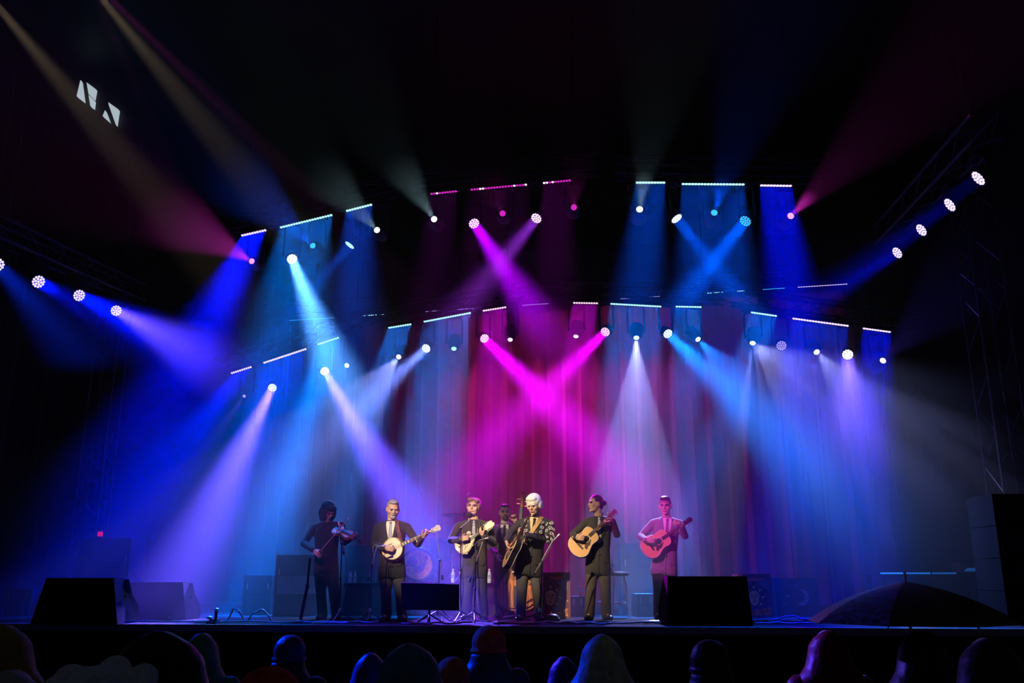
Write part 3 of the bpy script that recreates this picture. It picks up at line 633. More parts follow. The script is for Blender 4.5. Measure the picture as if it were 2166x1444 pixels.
# -- fiddler
DF = 13.6
fid = person('fiddler in black bowed over the violin, long dark hair hiding the face', DF, 693, (694,1080,-.06), (.60,-.58,-.62), (692,1107,0), (664,1112,.02), (722,1107,-.02),
  (643,1149,-.10), (728,1146,-.14), (663,1163,-.30), (742,1139,-.36), ((.75,-.2,-.55), (.3,.3,-.5), (.5,-.3,.7), .8), ((.75,-.25,.25), (-.1,.5,.9), (-.7,-.2,.3), 1.3),
  (690,1195,0), [(682,.0,(-.2,-1,0)), (711,-.02,(.35,-1,0))], M('black_suit_wool', (0.018, 0.018, 0.020), 0.9, sheen=.1), M('black_trousers', (0.014, 0.014, 0.016), 0.9), hair=M('dark_brown_hair', (0.035, 0.018, 0.016), 0.85, bump=.25, scale=45), style='long', coat_len=-.20, tscale=.95)
# -- banjo player
DB = 13.25
ban = person('grey-haired man with a goatee in a dark suit playing the banjo', DB, 832, (831,1076,-.05), (.28,-.90,-.32), (829,1103,0), (799,1112,.02), (861,1111,0),
  (790,1152,-.05), (884,1150,-.10), (813,1158,-.29), (893,1137,-.32), ((.95,-.1,-.15), (.1,1,-.2), (.2,-.2,.9), .8), ((.72,-.3,.62), (-.5,.5,.5), (-.4,-.2,.5), 1.3),
  (829,1200,0), [(817,.0,(-.25,-1,0)), (851,-.02,(.3,-1,0))], M('dark_green_black_suit', (0.020, 0.024, 0.024), 0.9, sheen=.1), M('slate_trousers', (0.09, 0.09, 0.11), 0.9, bump=.3, scale=9), WHITE_SHIRT, TIE_A, M('grey_hair', (0.30, 0.29, 0.29), 0.6, bump=.25, scale=45), 'short', beard=M('grey_beard', (0.36, 0.34, 0.33), 0.7), belly=.025)
# -- singer with mandolin
DM = 13.45
man = person('brown-haired singer in a charcoal suit with closed eyes, mandolin across the chest', DM, 1002, (1002,1073,-.03), (-.25,-1,.10), (1004,1101,0), (969,1110,.02), (1032,1109,0),
  (954,1142,-.03), (1044,1148,-.06), (972,1141,-.27), (1022,1132,-.29), ((.95,-.15,.25), (.2,.9,-.3), (.1,-.3,.9), .9), ((-.55,-.35,.70), (.35,.6,.5), (-.4,-.3,.5), 1.3),
  (1003,1198,0), [(985,.0,(-.25,-1,0)), (1023,.0,(.25,-1,0))], M('charcoal_suit', (0.050, 0.040, 0.045), 0.9, sheen=.1), M('charcoal_trousers', (0.055, 0.05, 0.06), 0.9, bump=.3, scale=9), M('black_shirt', (0.02, 0.02, 0.03), 0.8), TIE_A, M('light_brown_hair', (0.22, 0.12, 0.07), 0.55, bump=.25, scale=45), 'parted', tilt=-4, hs=1.03)
# -- bass player
DBS = 14.5
bas = person('bearded man in glasses and dark suit standing behind the double bass', DBS, 1070, (1068,1083,-.02), (.08,-1,-.06), (1068,1110,0), (1043,1116,.02), (1092,1114,0),
  (1036,1154,-.04), (1096,1137,-.10), (1050,1170,-.33), (1091,1104,-.28), ((.35,-.1,-.85), (.8,.3,-.2), (.6,-.2,.5), .8), ((-.25,-.2,.95), (-.3,-.9,0), (-.7,.3,.3), 1.2),
  (1069,1200,0), [(1058,.0,(-.3,-1,0)), (1086,.0,(.3,-1,0))], M('black_plain_suit', (0.026, 0.022, 0.026), 0.9, sheen=.1), M('navy_trousers', (0.018, 0.020, 0.03), 0.9), WHITE_SHIRT, M('black_tie', (0.01, 0.01, 0.012), 0.5), M('brown_hair', (0.12, 0.07, 0.05), 0.55, bump=.25, scale=45), 'short', beard=M('brown_beard', (0.10, 0.065, 0.05), 0.7), glasses=True, cuffs=WHITE_SHIRT, hs=.97)
# -- white haired lead
DW = 13.2
lead = person('white-haired man in an embroidered black jacket looking down at a dark guitar', DW, 1122, (1129,1067,-.08), (-.42,-.85,-.38), (1130,1095,0), (1100,1104,.0), (1163,1105,.02),
  (1080,1126,-.10), (1163,1142,-.10), (1071,1142,-.33), (1112,1131,-.36), ((.15,-.25,-.9), (.85,-.1,.1), (.2,-.6,.3), .9), ((-.85,-.2,.35), (.2,.4,.85), (.1,-.7,.2), 1.25),
  (1119,1196,0), [(1101,-.02,(-.3,-1,0)), (1141,.0,(.25,-1,0))], M('black_rhinestone_jacket', (0.024, 0.024, 0.030), 0.75, sheen=.1), M('grey_trousers', (0.10, 0.095, 0.10), 0.9, bump=.3, scale=9), M('cream_shirt', (0.70, 0.58, 0.34), 0.7), M('black_ribbon_tie', (0.012, 0.012, 0.012), 0.5), M('white_hair', (0.85, 0.84, 0.84), 0.6, bump=.4, scale=35), 'fluffy', hs=1.04, belly=.03, tscale=1.04, coat_len=-.22)
# -- guitarist with a bun
DP = 13.5
pon = person('young guitarist with hair tied in a bun, dark jacket, face turned left', DP, 1265, (1259,1065,-.05), (-.93,-.42,-.02), (1267,1094,0), (1240,1101,.02), (1295,1099,0),
  (1212,1130,-.04), (1305,1130,-.08), (1216,1136,-.28), (1296,1099,-.26), ((.95,-.15,-.1), (.1,1,-.2), (.1,-.3,.9), .8), ((-.75,-.3,-.45), (-.1,.55,.9), (-.4,-.4,.5), 1.25),
  (1265,1192,0), [(1247,.0,(-.4,-1,0)), (1283,.02,(.3,-1,0))], M('dark_brown_jacket', (0.040, 0.036, 0.036), 0.9, sheen=.1), M('brown_grey_trousers', (0.085, 0.07, 0.065), 0.9, bump=.3, scale=9), M('navy_shirt', (0.015, 0.02, 0.05), 0.8), M('pale_tie', (0.5, 0.5, 0.46), 0.6, var=.5, scale=90), M('dark_hair', (0.05, 0.035, 0.03), 0.4, bump=.2, scale=45), 'bun', tscale=.95, hs=1.0)
# -- guitarist in the grey suit
DG = 13.75
gry = person('guitarist in a grey suit and pink-lit shirt at the right end of the band', DG, 1405, (1407,1069,-.04), (-.30,-.92,-.18), (1410,1096,0), (1381,1103,.02), (1438,1104,0),
  (1356,1134,-.03), (1449,1133,-.08), (1366,1142,-.27), (1441,1111,-.27), ((.95,-.2,-.05), (.1,1,-.2), (.1,-.3,.9), .8), ((-.70,-.3,.10), (-.1,.6,.8), (-.4,-.4,.5), 1.25),
  (1405,1196,0), [(1392,.0,(-.3,-1,0)), (1420,.0,(.3,-1,0))], M('grey_suit', (0.21, 0.19, 0.21), 0.9, sheen=.1), M('dark_grey_trousers', (0.03, 0.03, 0.035), 0.9), WHITE_SHIRT, M('mauve_tie', (0.30, 0.12, 0.2), 0.6), M('black_brown_hair', (0.03, 0.02, 0.018), 0.4, bump=.2, scale=45), 'quiff', coat_len=-.20)

# embroidery on the lead's jacket: pale curled cords lying on the cloth
EMB = M('silver_embroidery', (0.62, 0.60, 0.66), 0.45)
def spiral(fn, c, r, turns=1.4, ph=0.0, sgn=1): return [fn(c[0] + r * (1 - .78 * k / 14) * math.cos(ph + sgn * 6.283 * turns * k / 14), c[1] + r * (1 - .78 * k / 14) * math.sin(ph + sgn * 6.283 * turns * k / 14)) for k in range(15)]
def arm_fn(S_, E_, r0, r1):
    d = (E_ - S_); L = d.length; d = d.normalized(); out = C_ - d * C_.dot(d); out.normalize(); sd = d.cross(out)
    def fn(u, v):                            # u around (m), v along (m)
        rr = r0 + (r1 - r0) * max(0, min(1, v / L)); a = u / rr; return S_ + d * v + (out * math.cos(a) + sd * math.sin(a)) * (rr + .012)
    return fn
fn = arm_fn(lead['SR'], lead['ER'], .076, .058)
for (u, v, r, ph, sg_) in ((-.02, .02, .030, 0, 1), (.045, .03, .026, 2, -1), (.0, .10, .032, 1, 1), (-.055, .11, .028, 3, -1), (.05, .14, .030, 0, -1), (-.02, .19, .030, 2, 1), (.055, .21, .024, 1, 1), (-.06, .22, .022, 0, -1)):
    MB().poly(spiral(fn, (u, v), r, 1.4, ph, sg_), .0055, 6).build('embroidery', EMB, lead['t'])
fn = arm_fn(lead['ER'], lead['WR'], .058, .046)
for (u, v, r, ph, sg_) in ((.01, .02, .026, 0, 1), (-.03, .07, .026, 2, -1), (.03, .10, .022, 1, 1)):
    MB().poly(spiral(fn, (u, v), r, 1.4, ph, sg_), .005, 6).build('embroidery', EMB, lead['t'])
TL = lead['T']
for k in (-1, 1):
    for (u, tt, r, ph) in ((.115, .88, .030, 0), (.125, .78, .030, 2), (.112, .68, .028, 1), (.100, .58, .026, 3)):
        MB().poly(spiral(lambda a, b_: TL.front(a, b_ / TL.L, .016), (k * u, tt * TL.L), r, 1.3, ph, k), .0052, 6).build('embroidery', EMB, lead['t'])

# ------------------------------------------------------------------ instruments
SPRUCE = wood('spruce_top', (0.66, 0.36, 0.13), (0.75, 0.43, 0.17), .35, 22.0); ROSE = wood('rosewood', (0.05, 0.02, 0.012), (0.10, 0.04, 0.022)); MAHO = wood('mahogany', (0.16, 0.06, 0.03), (0.24, 0.09, 0.04))
EBONY = M('ebony', (0.014, 0.012, 0.012), 0.35); IVORY = M('ivoroid', (0.75, 0.70, 0.58), 0.4); SUNB = wood('dark_sunburst', (0.03, 0.012, 0.008), (0.09, 0.03, 0.012)); GOLD = M('gold_plate', (0.8, 0.55, 0.2), 0.25, 1.0)
def spline_outline(half, n=6):               # half: (x, w) points from tail to neck -> closed symmetric smooth outline
    pts = []; H = [half[0]] + half + [half[-1]]
    for i in range(1, len(H) - 2):
        p0, p1, p2, p3 = H[i - 1], H[i], H[i + 1], H[i + 2]
        for k in range(n):
            u = k / n; q = []
            for c in (0, 1): q.append(.5 * ((2 * p1[c]) + (-p0[c] + p2[c]) * u + (2 * p0[c] - 5 * p1[c] + 4 * p2[c] - p3[c]) * u * u + (-p0[c] + 3 * p1[c] - 3 * p2[c] + p3[c]) * u ** 3))
            pts.append((q[0], max(.0, q[1])))
    pts.append(half[-1]); up = [p for p in pts if p[1] > 1e-4]
    return [(pts[0][0], 0)] + [(x, -y) for x, y in up] + [(x, y) for x, y in reversed(up)]
def ring3(out, z, T): return [T @ Vector((x, y, z)) for x, y in out]
def guitar(label, T, top=SPRUCE, rim=ROSE, guard=None, headmat=ROSE, group='acoustic guitars', cap=False, strapped=None):
    guard = guard or M('tortoise_guard', (0.05, 0.012, 0.02), 0.3)
    t = thing('acoustic_guitar', label, 'guitar', T @ Vector((0, 0, -.05)), group)
    out = spline_outline([(-.165, 0), (-.160, .07), (-.125, .145), (-.05, .192), (.02, .190), (.09, .160), (.15, .137), (.20, .136), (.26, .143), (.31, .128), (.335, .085), (.342, .03), (.343, 0)])
    def mb(): m = MB(); m.T = T; return m
    mb().prism(out, -.105, -.002).build('body', rim, t); mb().prism([(x * .985 + .001, y * .98) for x, y in out], -.004, .003).build('soundboard', top, t)
    for z in (0.0, -.104): MB().poly(ring3(out + out[:1], z, T), .0042, 6).build('binding', IVORY, t)
    c = [(.155 + .050 * math.cos(k * .2618), .050 * math.sin(k * .2618)) for k in range(24)]; mb().prism(c, .0032, .0042).build('sound_hole', M('hole_dark', (0.004, 0.003, 0.003), 0.9), t)
    MB().poly([T @ Vector((.155 + .058 * math.cos(k * .2618), .058 * math.sin(k * .2618), .0035)) for k in range(25)], .0035, 5).build('rosette', IVORY, t)
    mb().prism([(.20, -.052), (.13, -.050), (.07, -.055), (.035, -.085), (.03, -.125), (.06, -.128), (.09, -.110), (.12, -.118), (.15, -.105), (.17, -.085), (.20, -.075)], .0034, .0052).build('pickguard', guard, t)
    mb().prism([(-.016, -.085), (.012, -.075), (.016, 0), (.012, .075), (-.016, .085), (-.022, 0)], .003, .013).build('bridge', EBONY, t)
    mb().hexa([(.225, -.028, .003), (.225, .028, .003), (.665, .022, .003), (.665, -.022, .003)], [(.225, -.028, .013), (.225, .028, .013), (.665, .022, .013), (.665, -.022, .013)]).build('fretboard', EBONY, t, smooth=False)
    m = mb(); m.poly([(.335, 0, -.012), (.42, 0, -.006), (.64, 0, -.004), (.675, 0, -.008)], [.030, .023, .021, .018], 10); m.build('neck', MAHO, t)
    m = mb()
    for k in range(1, 15): x = .665 - .645 * (1 - 2 ** (-k / 12)); m.box((x - .0012, -.024, .0128), (x + .0012, .024, .0148))
    m.build('fret_wire', STEEL, t, smooth=False)
    m = mb(); m.prism([(.660, -.023), (.690, -.034), (.845, -.038), (.850, 0), (.845, .038), (.690, .034), (.660, .023)], -.014, .004); m.build('headstock', headmat, t, smooth=False)
    for s in (-1, 1):
        for x in (.715, .762, .809): m = mb(); m.tube((x, s * .034, -.006), (x, s * .052, -.006), .004, n=6); m.ell((x, s * .058, -.006), (.011, .008, .006)); m.tube((x, s * .020, .002), (x, s * .020, .016), .004, n=6); m.build('tuning_peg', CHROME, t)
    for k in range(6): y = (k - 2.5); m = mb(); m.poly([(-.004, y * .0108, .015), (.665, y * .0070, .0165), (.70 + .02 * k, y * .0075, .012)], .0011, 4); m.build('string', STEEL, t)
    if cap: m = mb(); m.box((.565, -.028, .012), (.58, .028, .03)); m.box((.565, -.03, -.03), (.58, -.022, .03)); m.build('capo', CHROME, t, smooth=False)
    return t
def inst_frame(body, head, D, dyb, dyh, nrm, sc=1.0):
    b0 = P(*body, D + dyb); h0 = P(*head, D + dyh); return frame(b0, h0 - b0, nrm) @ Matrix.Scale(sc, 4)
guitar('pale-topped acoustic guitar held by the guitarist with the bun', inst_frame((1226,1153), (1308,1074), DP, -.21, -.21, (-.28, -1, .06), .87))
guitar('magenta-lit acoustic guitar held by the guitarist in grey', inst_frame((1378,1155), (1462,1097), DG, -.20, -.22, (-.20, -1, .08), .86), headmat=EBONY)
guitar('dark edge-on guitar with pale binding held by the white-haired man', inst_frame((1073,1176), (1108,1112), DW, -.20, -.46, (-1, .06, .02), .87), top=wood('amber_top', (0.42, 0.2, 0.06), (0.62, 0.33, 0.12)), rim=M('black_lacquer', (0.01, 0.009, 0.012), 0.25))

def banjo(T):
    t = thing('banjo', 'five-string banjo with a white head held by the grey-haired man', 'banjo', T @ Vector((0, 0, -.05)))
    def mb(): m = MB(); m.T = T; return m
    mb().lathe([(.10, -.085), (.168, -.078), (.172, -.05), (.150, -.045), (.150, -.003), (0, -.003)], 36).build('resonator', MAHO, t)
    mb().lathe([(.143, -.04), (.143, .002), (0, .003)], 36).build('drum_head', M('banjo_skin', (0.80, 0.74, 0.62), 0.6, var=.05), t)
    MB().poly([T @ Vector((.148 * math.cos(k * math.pi / 20), .148 * math.sin(k * math.pi / 20), .002)) for k in range(41)], .0065, 8).build('tension_hoop', GOLD, t)
    MB().poly([T @ Vector((.164 * math.cos(k * math.pi / 20), .164 * math.sin(k * math.pi / 20), -.044)) for k in range(41)], .006, 8).build('flange', CHROME, t)
    hk = mb().tube((.156, 0, -.045), (.156, 0, .004), .0032, n=6)
    for k in range(24): m = MB(); m.T = T @ Matrix.Rotation(k * math.pi / 12, 4, 'Z'); m.tube((.157, 0, -.045), (.157, 0, .005), .0034, n=6); m.build('bracket_hook', CHROME, t)
    mb().box((-.055, -.03, .003), (-.045, .03, .018)).build('bridge', IVORY, t, smooth=False)
    mb().prism([(-.150, -.03), (-.10, -.012), (-.10, .012), (-.150, .03)], .004, .012).build('tailpiece', GOLD, t)
    mb().poly([(.145, 0, -.018), (.30, 0, -.006), (.60, 0, -.004)], [.028, .022, .019], 10).build('neck', MAHO, t)
    mb().hexa([(.135, -.028, .004), (.135, .028, .004), (.60, .020, .004), (.60, -.020, .004)], [(.135, -.028, .013), (.135, .028, .013), (.60, .020, .013), (.60, -.020, .013)]).build('fretboard', EBONY, t, smooth=False)
    for x in (.165, .205, .25, .30, .355, .42): mb().box((x - .012, -.019, .0128), (x + .012, .019, .0142)).build('inlay', IVORY, t, smooth=False)
    mb().prism([(.595, -.02), (.62, -.036), (.66, -.030), (.70, -.046), (.735, -.040), (.745, 0), (.735, .040), (.70, .046), (.66, .030), (.62, .036), (.595, .02)], -.012, .006).build('headstock', M('pearl_peghead', (0.35, 0.33, 0.4), 0.4, var=.8, scale=70), t, smooth=False)
    for s in (-1, 1):
        for x in (.635, .70): m = mb(); m.tube((x, s * .026, -.03), (x, s * .026, .02), .005, n=6); m.ell((x, s * .026, -.036), (.014, .009, .012)); m.build('tuning_peg', IVORY, t)
    m = mb(); m.tube((.36, -.02, .0), (.36, -.045, .0), .005, n=6); m.ell((.36, -.05, 0), (.012, .01, .01)); m.build('tuning_peg', IVORY, t)
    for k in range(5): y = k - 2; mb().poly([(-.13, y * .006, .012), (-.05, y * .0105, .019), (.60, y * .0075, .017)], .0011, 4).build('string', STEEL, t)
banjo(inst_frame((830,1161), (931,1114), DB, -.21, -.24, (-.05, -1, .10)))
# banjo and guitar straps lying on the players
def strap(name, T, t0, u0, t1, u1, w, mat, parent, off=.022):
    n = 10; MB().grid(lambda i, j: T.front(u0 + (u1 - u0) * j / n + (i - .5) * w, t0 + (t1 - t0) * j / n, off), 1, n).build(name, mat, parent, fix=False)
strap('instrument_strap', ban['T'], 1.0, .075, .45, .165, .05, M('brown_leather_strap', (0.16, 0.07, 0.06), 0.6), ban['t'])
strap('instrument_strap', lead['T'], 1.0, .105, .46, -.10, .062, M('tooled_tan_strap', (0.55, 0.36, 0.16), 0.6, var=.5, scale=80), lead['t'], .030)

def mandolin(T):
    t = thing('mandolin', 'dark sunburst mandolin with a scrolled headstock coloured pale as if backlit, held by the singer', 'mandolin', T @ Vector((0, 0, -.03)))
    def mb(): m = MB(); m.T = T; return m
    out = spline_outline([(-.125, 0), (-.120, .05), (-.085, .105), (-.03, .128), (.03, .118), (.09, .090), (.14, .055), (.175, .026), (.18, 0)])
    out = [(x, y) for x, y in out]
    mb().prism(out, -.045, 0).build('body', SUNB, t); mb().prism([(x * .95, y * .93) for x, y in out], 0, .010).build('top_plate', wood('amber_mandolin_top', (0.30, 0.07, 0.02), (0.62, 0.28, 0.06)), t)
    m = mb(); m.lathe([(0, -.04), (.036, -.04), (.040, -.02), (.036, .004), (0, .006)], 16); m2 = mb(); m2.T = T @ Matrix.Translation((.145, .085, 0)); m2.lathe([(.0, -.045), (.036, -.044), (.040, -.02), (.036, .003), (0, .006)], 18); m2.build('body_scroll', SUNB, t)
    mb().prism([(.085, -.095), (.13, -.105), (.12, -.055), (.08, -.07)], -.042, .002).build('body_point', SUNB, t)
    mb().prism([(-.06, -.128), (-.03, -.150), (-.02, -.122)], -.042, .002).build('body_point', SUNB, t)
    MB().poly(ring3(out + out[:1], 0, T), .0035, 6).build('binding', IVORY, t)
    for s in (-1, 1): mb().poly([(-.03, s * .07, .011), (-.01, s * .060, .012), (.03, s * .050, .012), (.05, s * .042, .011)], [.006, .0035, .0035, .006], 6).build('f_hole', EBONY, t)
    mb().box((-.004, -.055, .010), (.004, .055, .026)).build('bridge', EBONY, t, smooth=False); mb().prism([(-.125, -.025), (-.09, -.02), (-.09, .02), (-.125, .025)], .010, .018).build('tailpiece', GOLD, t)
    mb().poly([(.165, 0, -.012), (.36, 0, -.004)], [.022, .016], 10).build('neck', MAHO, t)
    mb().hexa([(.07, -.022, .010), (.07, .022, .010), (.365, .015, .006), (.365, -.015, .006)], [(.07, -.022, .020), (.07, .022, .020), (.365, .015, .014), (.365, -.015, .014)]).build('fretboard', EBONY, t, smooth=False)
    mb().prism([(.36, -.016), (.385, -.034), (.44, -.038), (.49, -.048), (.525, -.035), (.535, -.005), (.51, .012), (.525, .03), (.50, .05), (.46, .044), (.41, .038), (.385, .03), (.36, .016)], -.012, .006).build('headstock', M('backlit_pale_peghead', (0.62, 0.42, 0.2), 0.4), t, smooth=False)  # pale colour paints the back light onto the headstock
    for s in (-1, 1):
        for x in (.395, .42, .445, .47): m = mb(); m.tube((x, s * .038, -.003), (x, s * .052, -.003), .0035, n=6); m.ell((x, s * .056, -.003), (.008, .006, .006)); m.build('tuning_peg', IVORY, t)
    for k in range(8): y = (k - 3.5); mb().poly([(-.10, y * .0045, .016), (0, y * .0055, .028), (.365, y * .0033, .017)], .001, 4).build('string', STEEL, t)
mandolin(inst_frame((981,1151), (1036,1110), DM, -.20, -.22, (-.10, -1, .22)))

FID_HALF = [(-.178, 0), (-.172, .05), (-.135, .098), (-.085, .100), (-.045, .070), (-.01, .055), (.035, .058), (.07, .080), (.115, .084), (.155, .058), (.175, .02), (.178, 0)]
def violin(T):
    t = thing('violin', 'brown violin tucked under the fiddler\'s chin', 'violin', T @ Vector((0, 0, -.02)))
    def mb(): m = MB(); m.T = T; return m
    out = spline_outline(FID_HALF); VW = wood('violin_varnish', (0.30, 0.10, 0.03), (0.45, 0.17, 0.05), .25)
    mb().prism(out, -.038, 0).build('body', VW, t); mb().prism([(x * .9, y * .86) for x, y in out], 0, .010).build('arched_top', VW, t)
    mb().hexa([(-.02, -.02, .012), (-.02, .02, .012), (.31, .012, .008), (.31, -.012, .008)], [(-.02, -.02, .03), (-.02, .02, .03), (.31, .012, .016), (.31, -.012, .016)]).build('fingerboard', EBONY, t)
    mb().poly([(.165, 0, -.012), (.20, 0, .0), (.31, 0, .0)], [.018, .013, .012], 8).build('neck', VW, t)
    mb().prism([(-.018, -.021), (-.014, .021), (-.010, .021), (-.014, -.021)], .008, .040).build('bridge', IVORY, t, smooth=False)
    mb().prism([(-.17, -.012), (-.06, -.02), (-.06, .02), (-.17, .012)], .012, .020).build('tailpiece', EBONY, t); mb().ell((-.135, .055, .014), (.04, .035, .012)).build('chin_rest', EBONY, t)
    m = mb(); m.poly([(.31, 0, 0), (.36, 0, -.004), (.395, 0, -.012), (.405, 0, -.024), (.392, 0, -.030), (.384, 0, -.022), (.392, 0, -.016)], [.012, .011, .010, .011, .010, .009, .008], 8); m.build('scroll', VW, t)
    for k, x in enumerate((.325, .338, .352, .365)): s = 1 if k % 2 else -1; m = mb(); m.tube((x, 0, 0), (x, s * .03, 0), .003, n=6); m.ell((x, s * .034, 0), (.008, .006, .008)); m.build('tuning_peg', EBONY, t)
    for k in range(4): y = k - 1.5; mb().poly([(-.06, y * .008, .022), (-.015, y * .010, .041), (.31, y * .004, .018)], .001, 4).build('string', STEEL, t)
violin(frame(P(726,1125, DF - .30), P(752,1137, DF - .40) - P(700,1112, DF - .20), (.25, -.75, .62)))
bow = thing('violin_bow', 'thin violin bow slanting up from the fiddler\'s right hand', 'bow', P(676, 1167, DF - .36)); b0, b1 = P(672, 1170, DF - .36), P(735, 1096, DF - .40)
MB().poly([b0, b0.lerp(b1, .5) + Vector((.006, 0, -.006)), b1], [.0055, .005, .004], 6).build('stick', ROSE, bow)
MB().poly([b0 + Vector((.014, -.004, .006)), b1 + Vector((.012, -.004, -.008))], .0035, 6).build('bow_hair', M('horse_hair', (0.7, 0.68, 0.62), 0.6), bow)
MB().ell(b0.lerp(b1, .06) + Vector((.008, 0, 0)), (.014, .008, .02)).build('frog', EBONY, bow); MB().ell(b1 + Vector((.006, 0, -.003)), (.010, .005, .012)).build('tip', IVORY, bow)

def double_bass(T):
    t = thing('double_bass', 'orange-brown double bass standing in front of the bearded man', 'double bass', T @ Vector((-.66, 0, -.05)))
    def mb(): m = MB(); m.T = T; return m
    BW = wood('bass_varnish', (0.32, 0.10, 0.03), (0.52, 0.20, 0.06), .25, 3)
    out = spline_outline([(-.56, 0), (-.555, .12), (-.50, .25), (-.38, .325), (-.24, .325), (-.12, .265), (-.03, .205), (.05, .188), (.14, .20), (.24, .235), (.33, .232), (.42, .17), (.50, .09), (.55, .045), (.555, 0)])
    mb().prism(out, -.19, 0).build('body', BW, t); mb().prism([(x * .93, y * .9) for x, y in out], 0, .03).build('arched_top', BW, t)
    for z in (0, -.19): MB().poly(ring3(out + out[:1], z, T), .009, 6).build('purfling', SUNB, t)
    for s in (-1, 1): mb().poly([(-.17, s * .19, .031), (-.13, s * .16, .033), (-.02, s * .13, .033), (.02, s * .105, .031)], [.018, .008, .008, .016], 6).build('f_hole', EBONY, t)
    mb().prism([(-.012, -.09), (-.012, .09), (.012, .06), (.012, -.06)], .03, .15).build('bridge', IVORY, t, smooth=False); mb().prism([(-.50, -.03), (-.20, -.05), (-.20, .05), (-.50, .03)], .05, .08).build('tailpiece', EBONY, t)
    mb().hexa([(.10, -.045, .07), (.10, .045, .07), (.98, .022, .045), (.98, -.022, .045)], [(.10, -.04, .11), (.10, .04, .11), (.98, .02, .065), (.98, -.02, .065)]).build('fingerboard', EBONY, t)
    mb().poly([(.52, 0, -.04), (.60, 0, .02), (.98, 0, .03)], [.05, .032, .026], 10).build('neck', BW, t)
    mb().poly([(.98, 0, .03), (1.08, 0, .015), (1.17, 0, -.01), (1.20, 0, -.05), (1.17, 0, -.075), (1.14, 0, -.05), (1.165, 0, -.04)], [.032, .032, .034, .036, .032, .026, .02], 10).build('scroll', BW, t)
    for k, x in enumerate((1.0, 1.035, 1.07, 1.105)): s = 1 if k % 2 else -1; m = mb(); m.tube((x, 0, .01), (x, s * .085, .01), .006, n=6); m.ell((x, s * .095, .01), (.022, .008, .018)); m.build('tuning_peg', GOLD, t)
    mb().tube((-.56, 0, -.09), (-.655, 0, -.09), .010).build('end_pin', STEEL, t)
    for k in range(4): y = k - 1.5; mb().poly([(-.22, y * .02, .085), (0, y * .028, .152), (.98, y * .009, .07)], .0016, 4).build('string', STEEL, t)
DBB = DBS - .42
top_, bot_ = P(1106, 1047, DBB + .06), PZ(1088, 1306, DECK + .0); bot_ = Vector((P(1092, 1300, DBB).x, DBB - .02, DECK))
ax_ = (top_ - bot_).normalized(); Tb = frame(bot_ + ax_ * .66, ax_, (-.25, -1, .1)); bz = (Tb @ Vector((-.655, 0, -.09))).z - DECK
double_bass(Matrix.Translation((0, 0, -bz)) @ Tb)

# ------------------------------------------------------------------ stage furniture
def deckpt(px, D): return Vector((P(px, 1300, D).x, D, DECK))
def wedge(name, label, x0, x1, D, dep, h, taper, mat=BLACKP, group='floor monitors', cut=.45):
    a, c = P(x0, 1300, D).x, P(x1, 1300, D).x; t = thing('floor_monitor', label, 'speaker', ((a + c) / 2, D + dep / 2, DECK), group)
    b = MB(); z = DECK + .001
    y0, y1 = D, D + dep
    out = [(y0, z), (y1, z), (y1, z + h * .35), (y0 + dep * cut, z + h), (y0 + .03, z + h)]
    l = [Vector((a + (taper if q[1] > z + h * .6 else 0), *q)) for q in out]; r = [Vector((c - (taper if q[1] > z + h * .6 else 0), *q)) for q in out]
    b.hexa(l, r); b.build('cabinet', mat, t, smooth=False)
    n = Vector((0, h * .65, dep * (1 - cut))).normalized(); p0 = Vector(((a + c) / 2, (y1 + y0 + dep * cut) / 2, z + h * .675)); ln = math.hypot(h * .65, dep * (1 - cut))
    g = MB(); g.T = frame(p0, (1, 0, 0), n); g.box((-(c - a) / 2 + .05, -ln / 2 + .03, 0), ((c - a) / 2 - .05, ln / 2 - .03, .012)); g.build('grille', M('black_grille', (0.02, 0.02, 0.02), 0.5, .5, bump=.8, scale=300), t, smooth=False)
    for s in (a + .001, c - .001): MB().cbox((s, y0 + dep * .35, z + h * .6), (.012, .14, .035)).build('handle', BLACKP, t, smooth=False)
    for k in (.25, .75): MB().cbox((a + (c - a) * k, y0 - .002, z + .03), (.05, .01, .03)).build('rubber_foot', RUBBER, t, smooth=False)
    return t
wedge('m', 'large black floor monitor at the stage edge right of the grey-suited guitarist', 1410, 1592, 11.75, .62, .60, .035, cut=.6)
wedge('m', 'large black floor monitor standing at the far left of the stage edge', 66, 250, 12.1, .65, .58, .12, cut=.5)
wedge('m', 'blue-hazed floor monitor behind the large one at the far left', 252, 394, 13.4, .60, .52, .10)

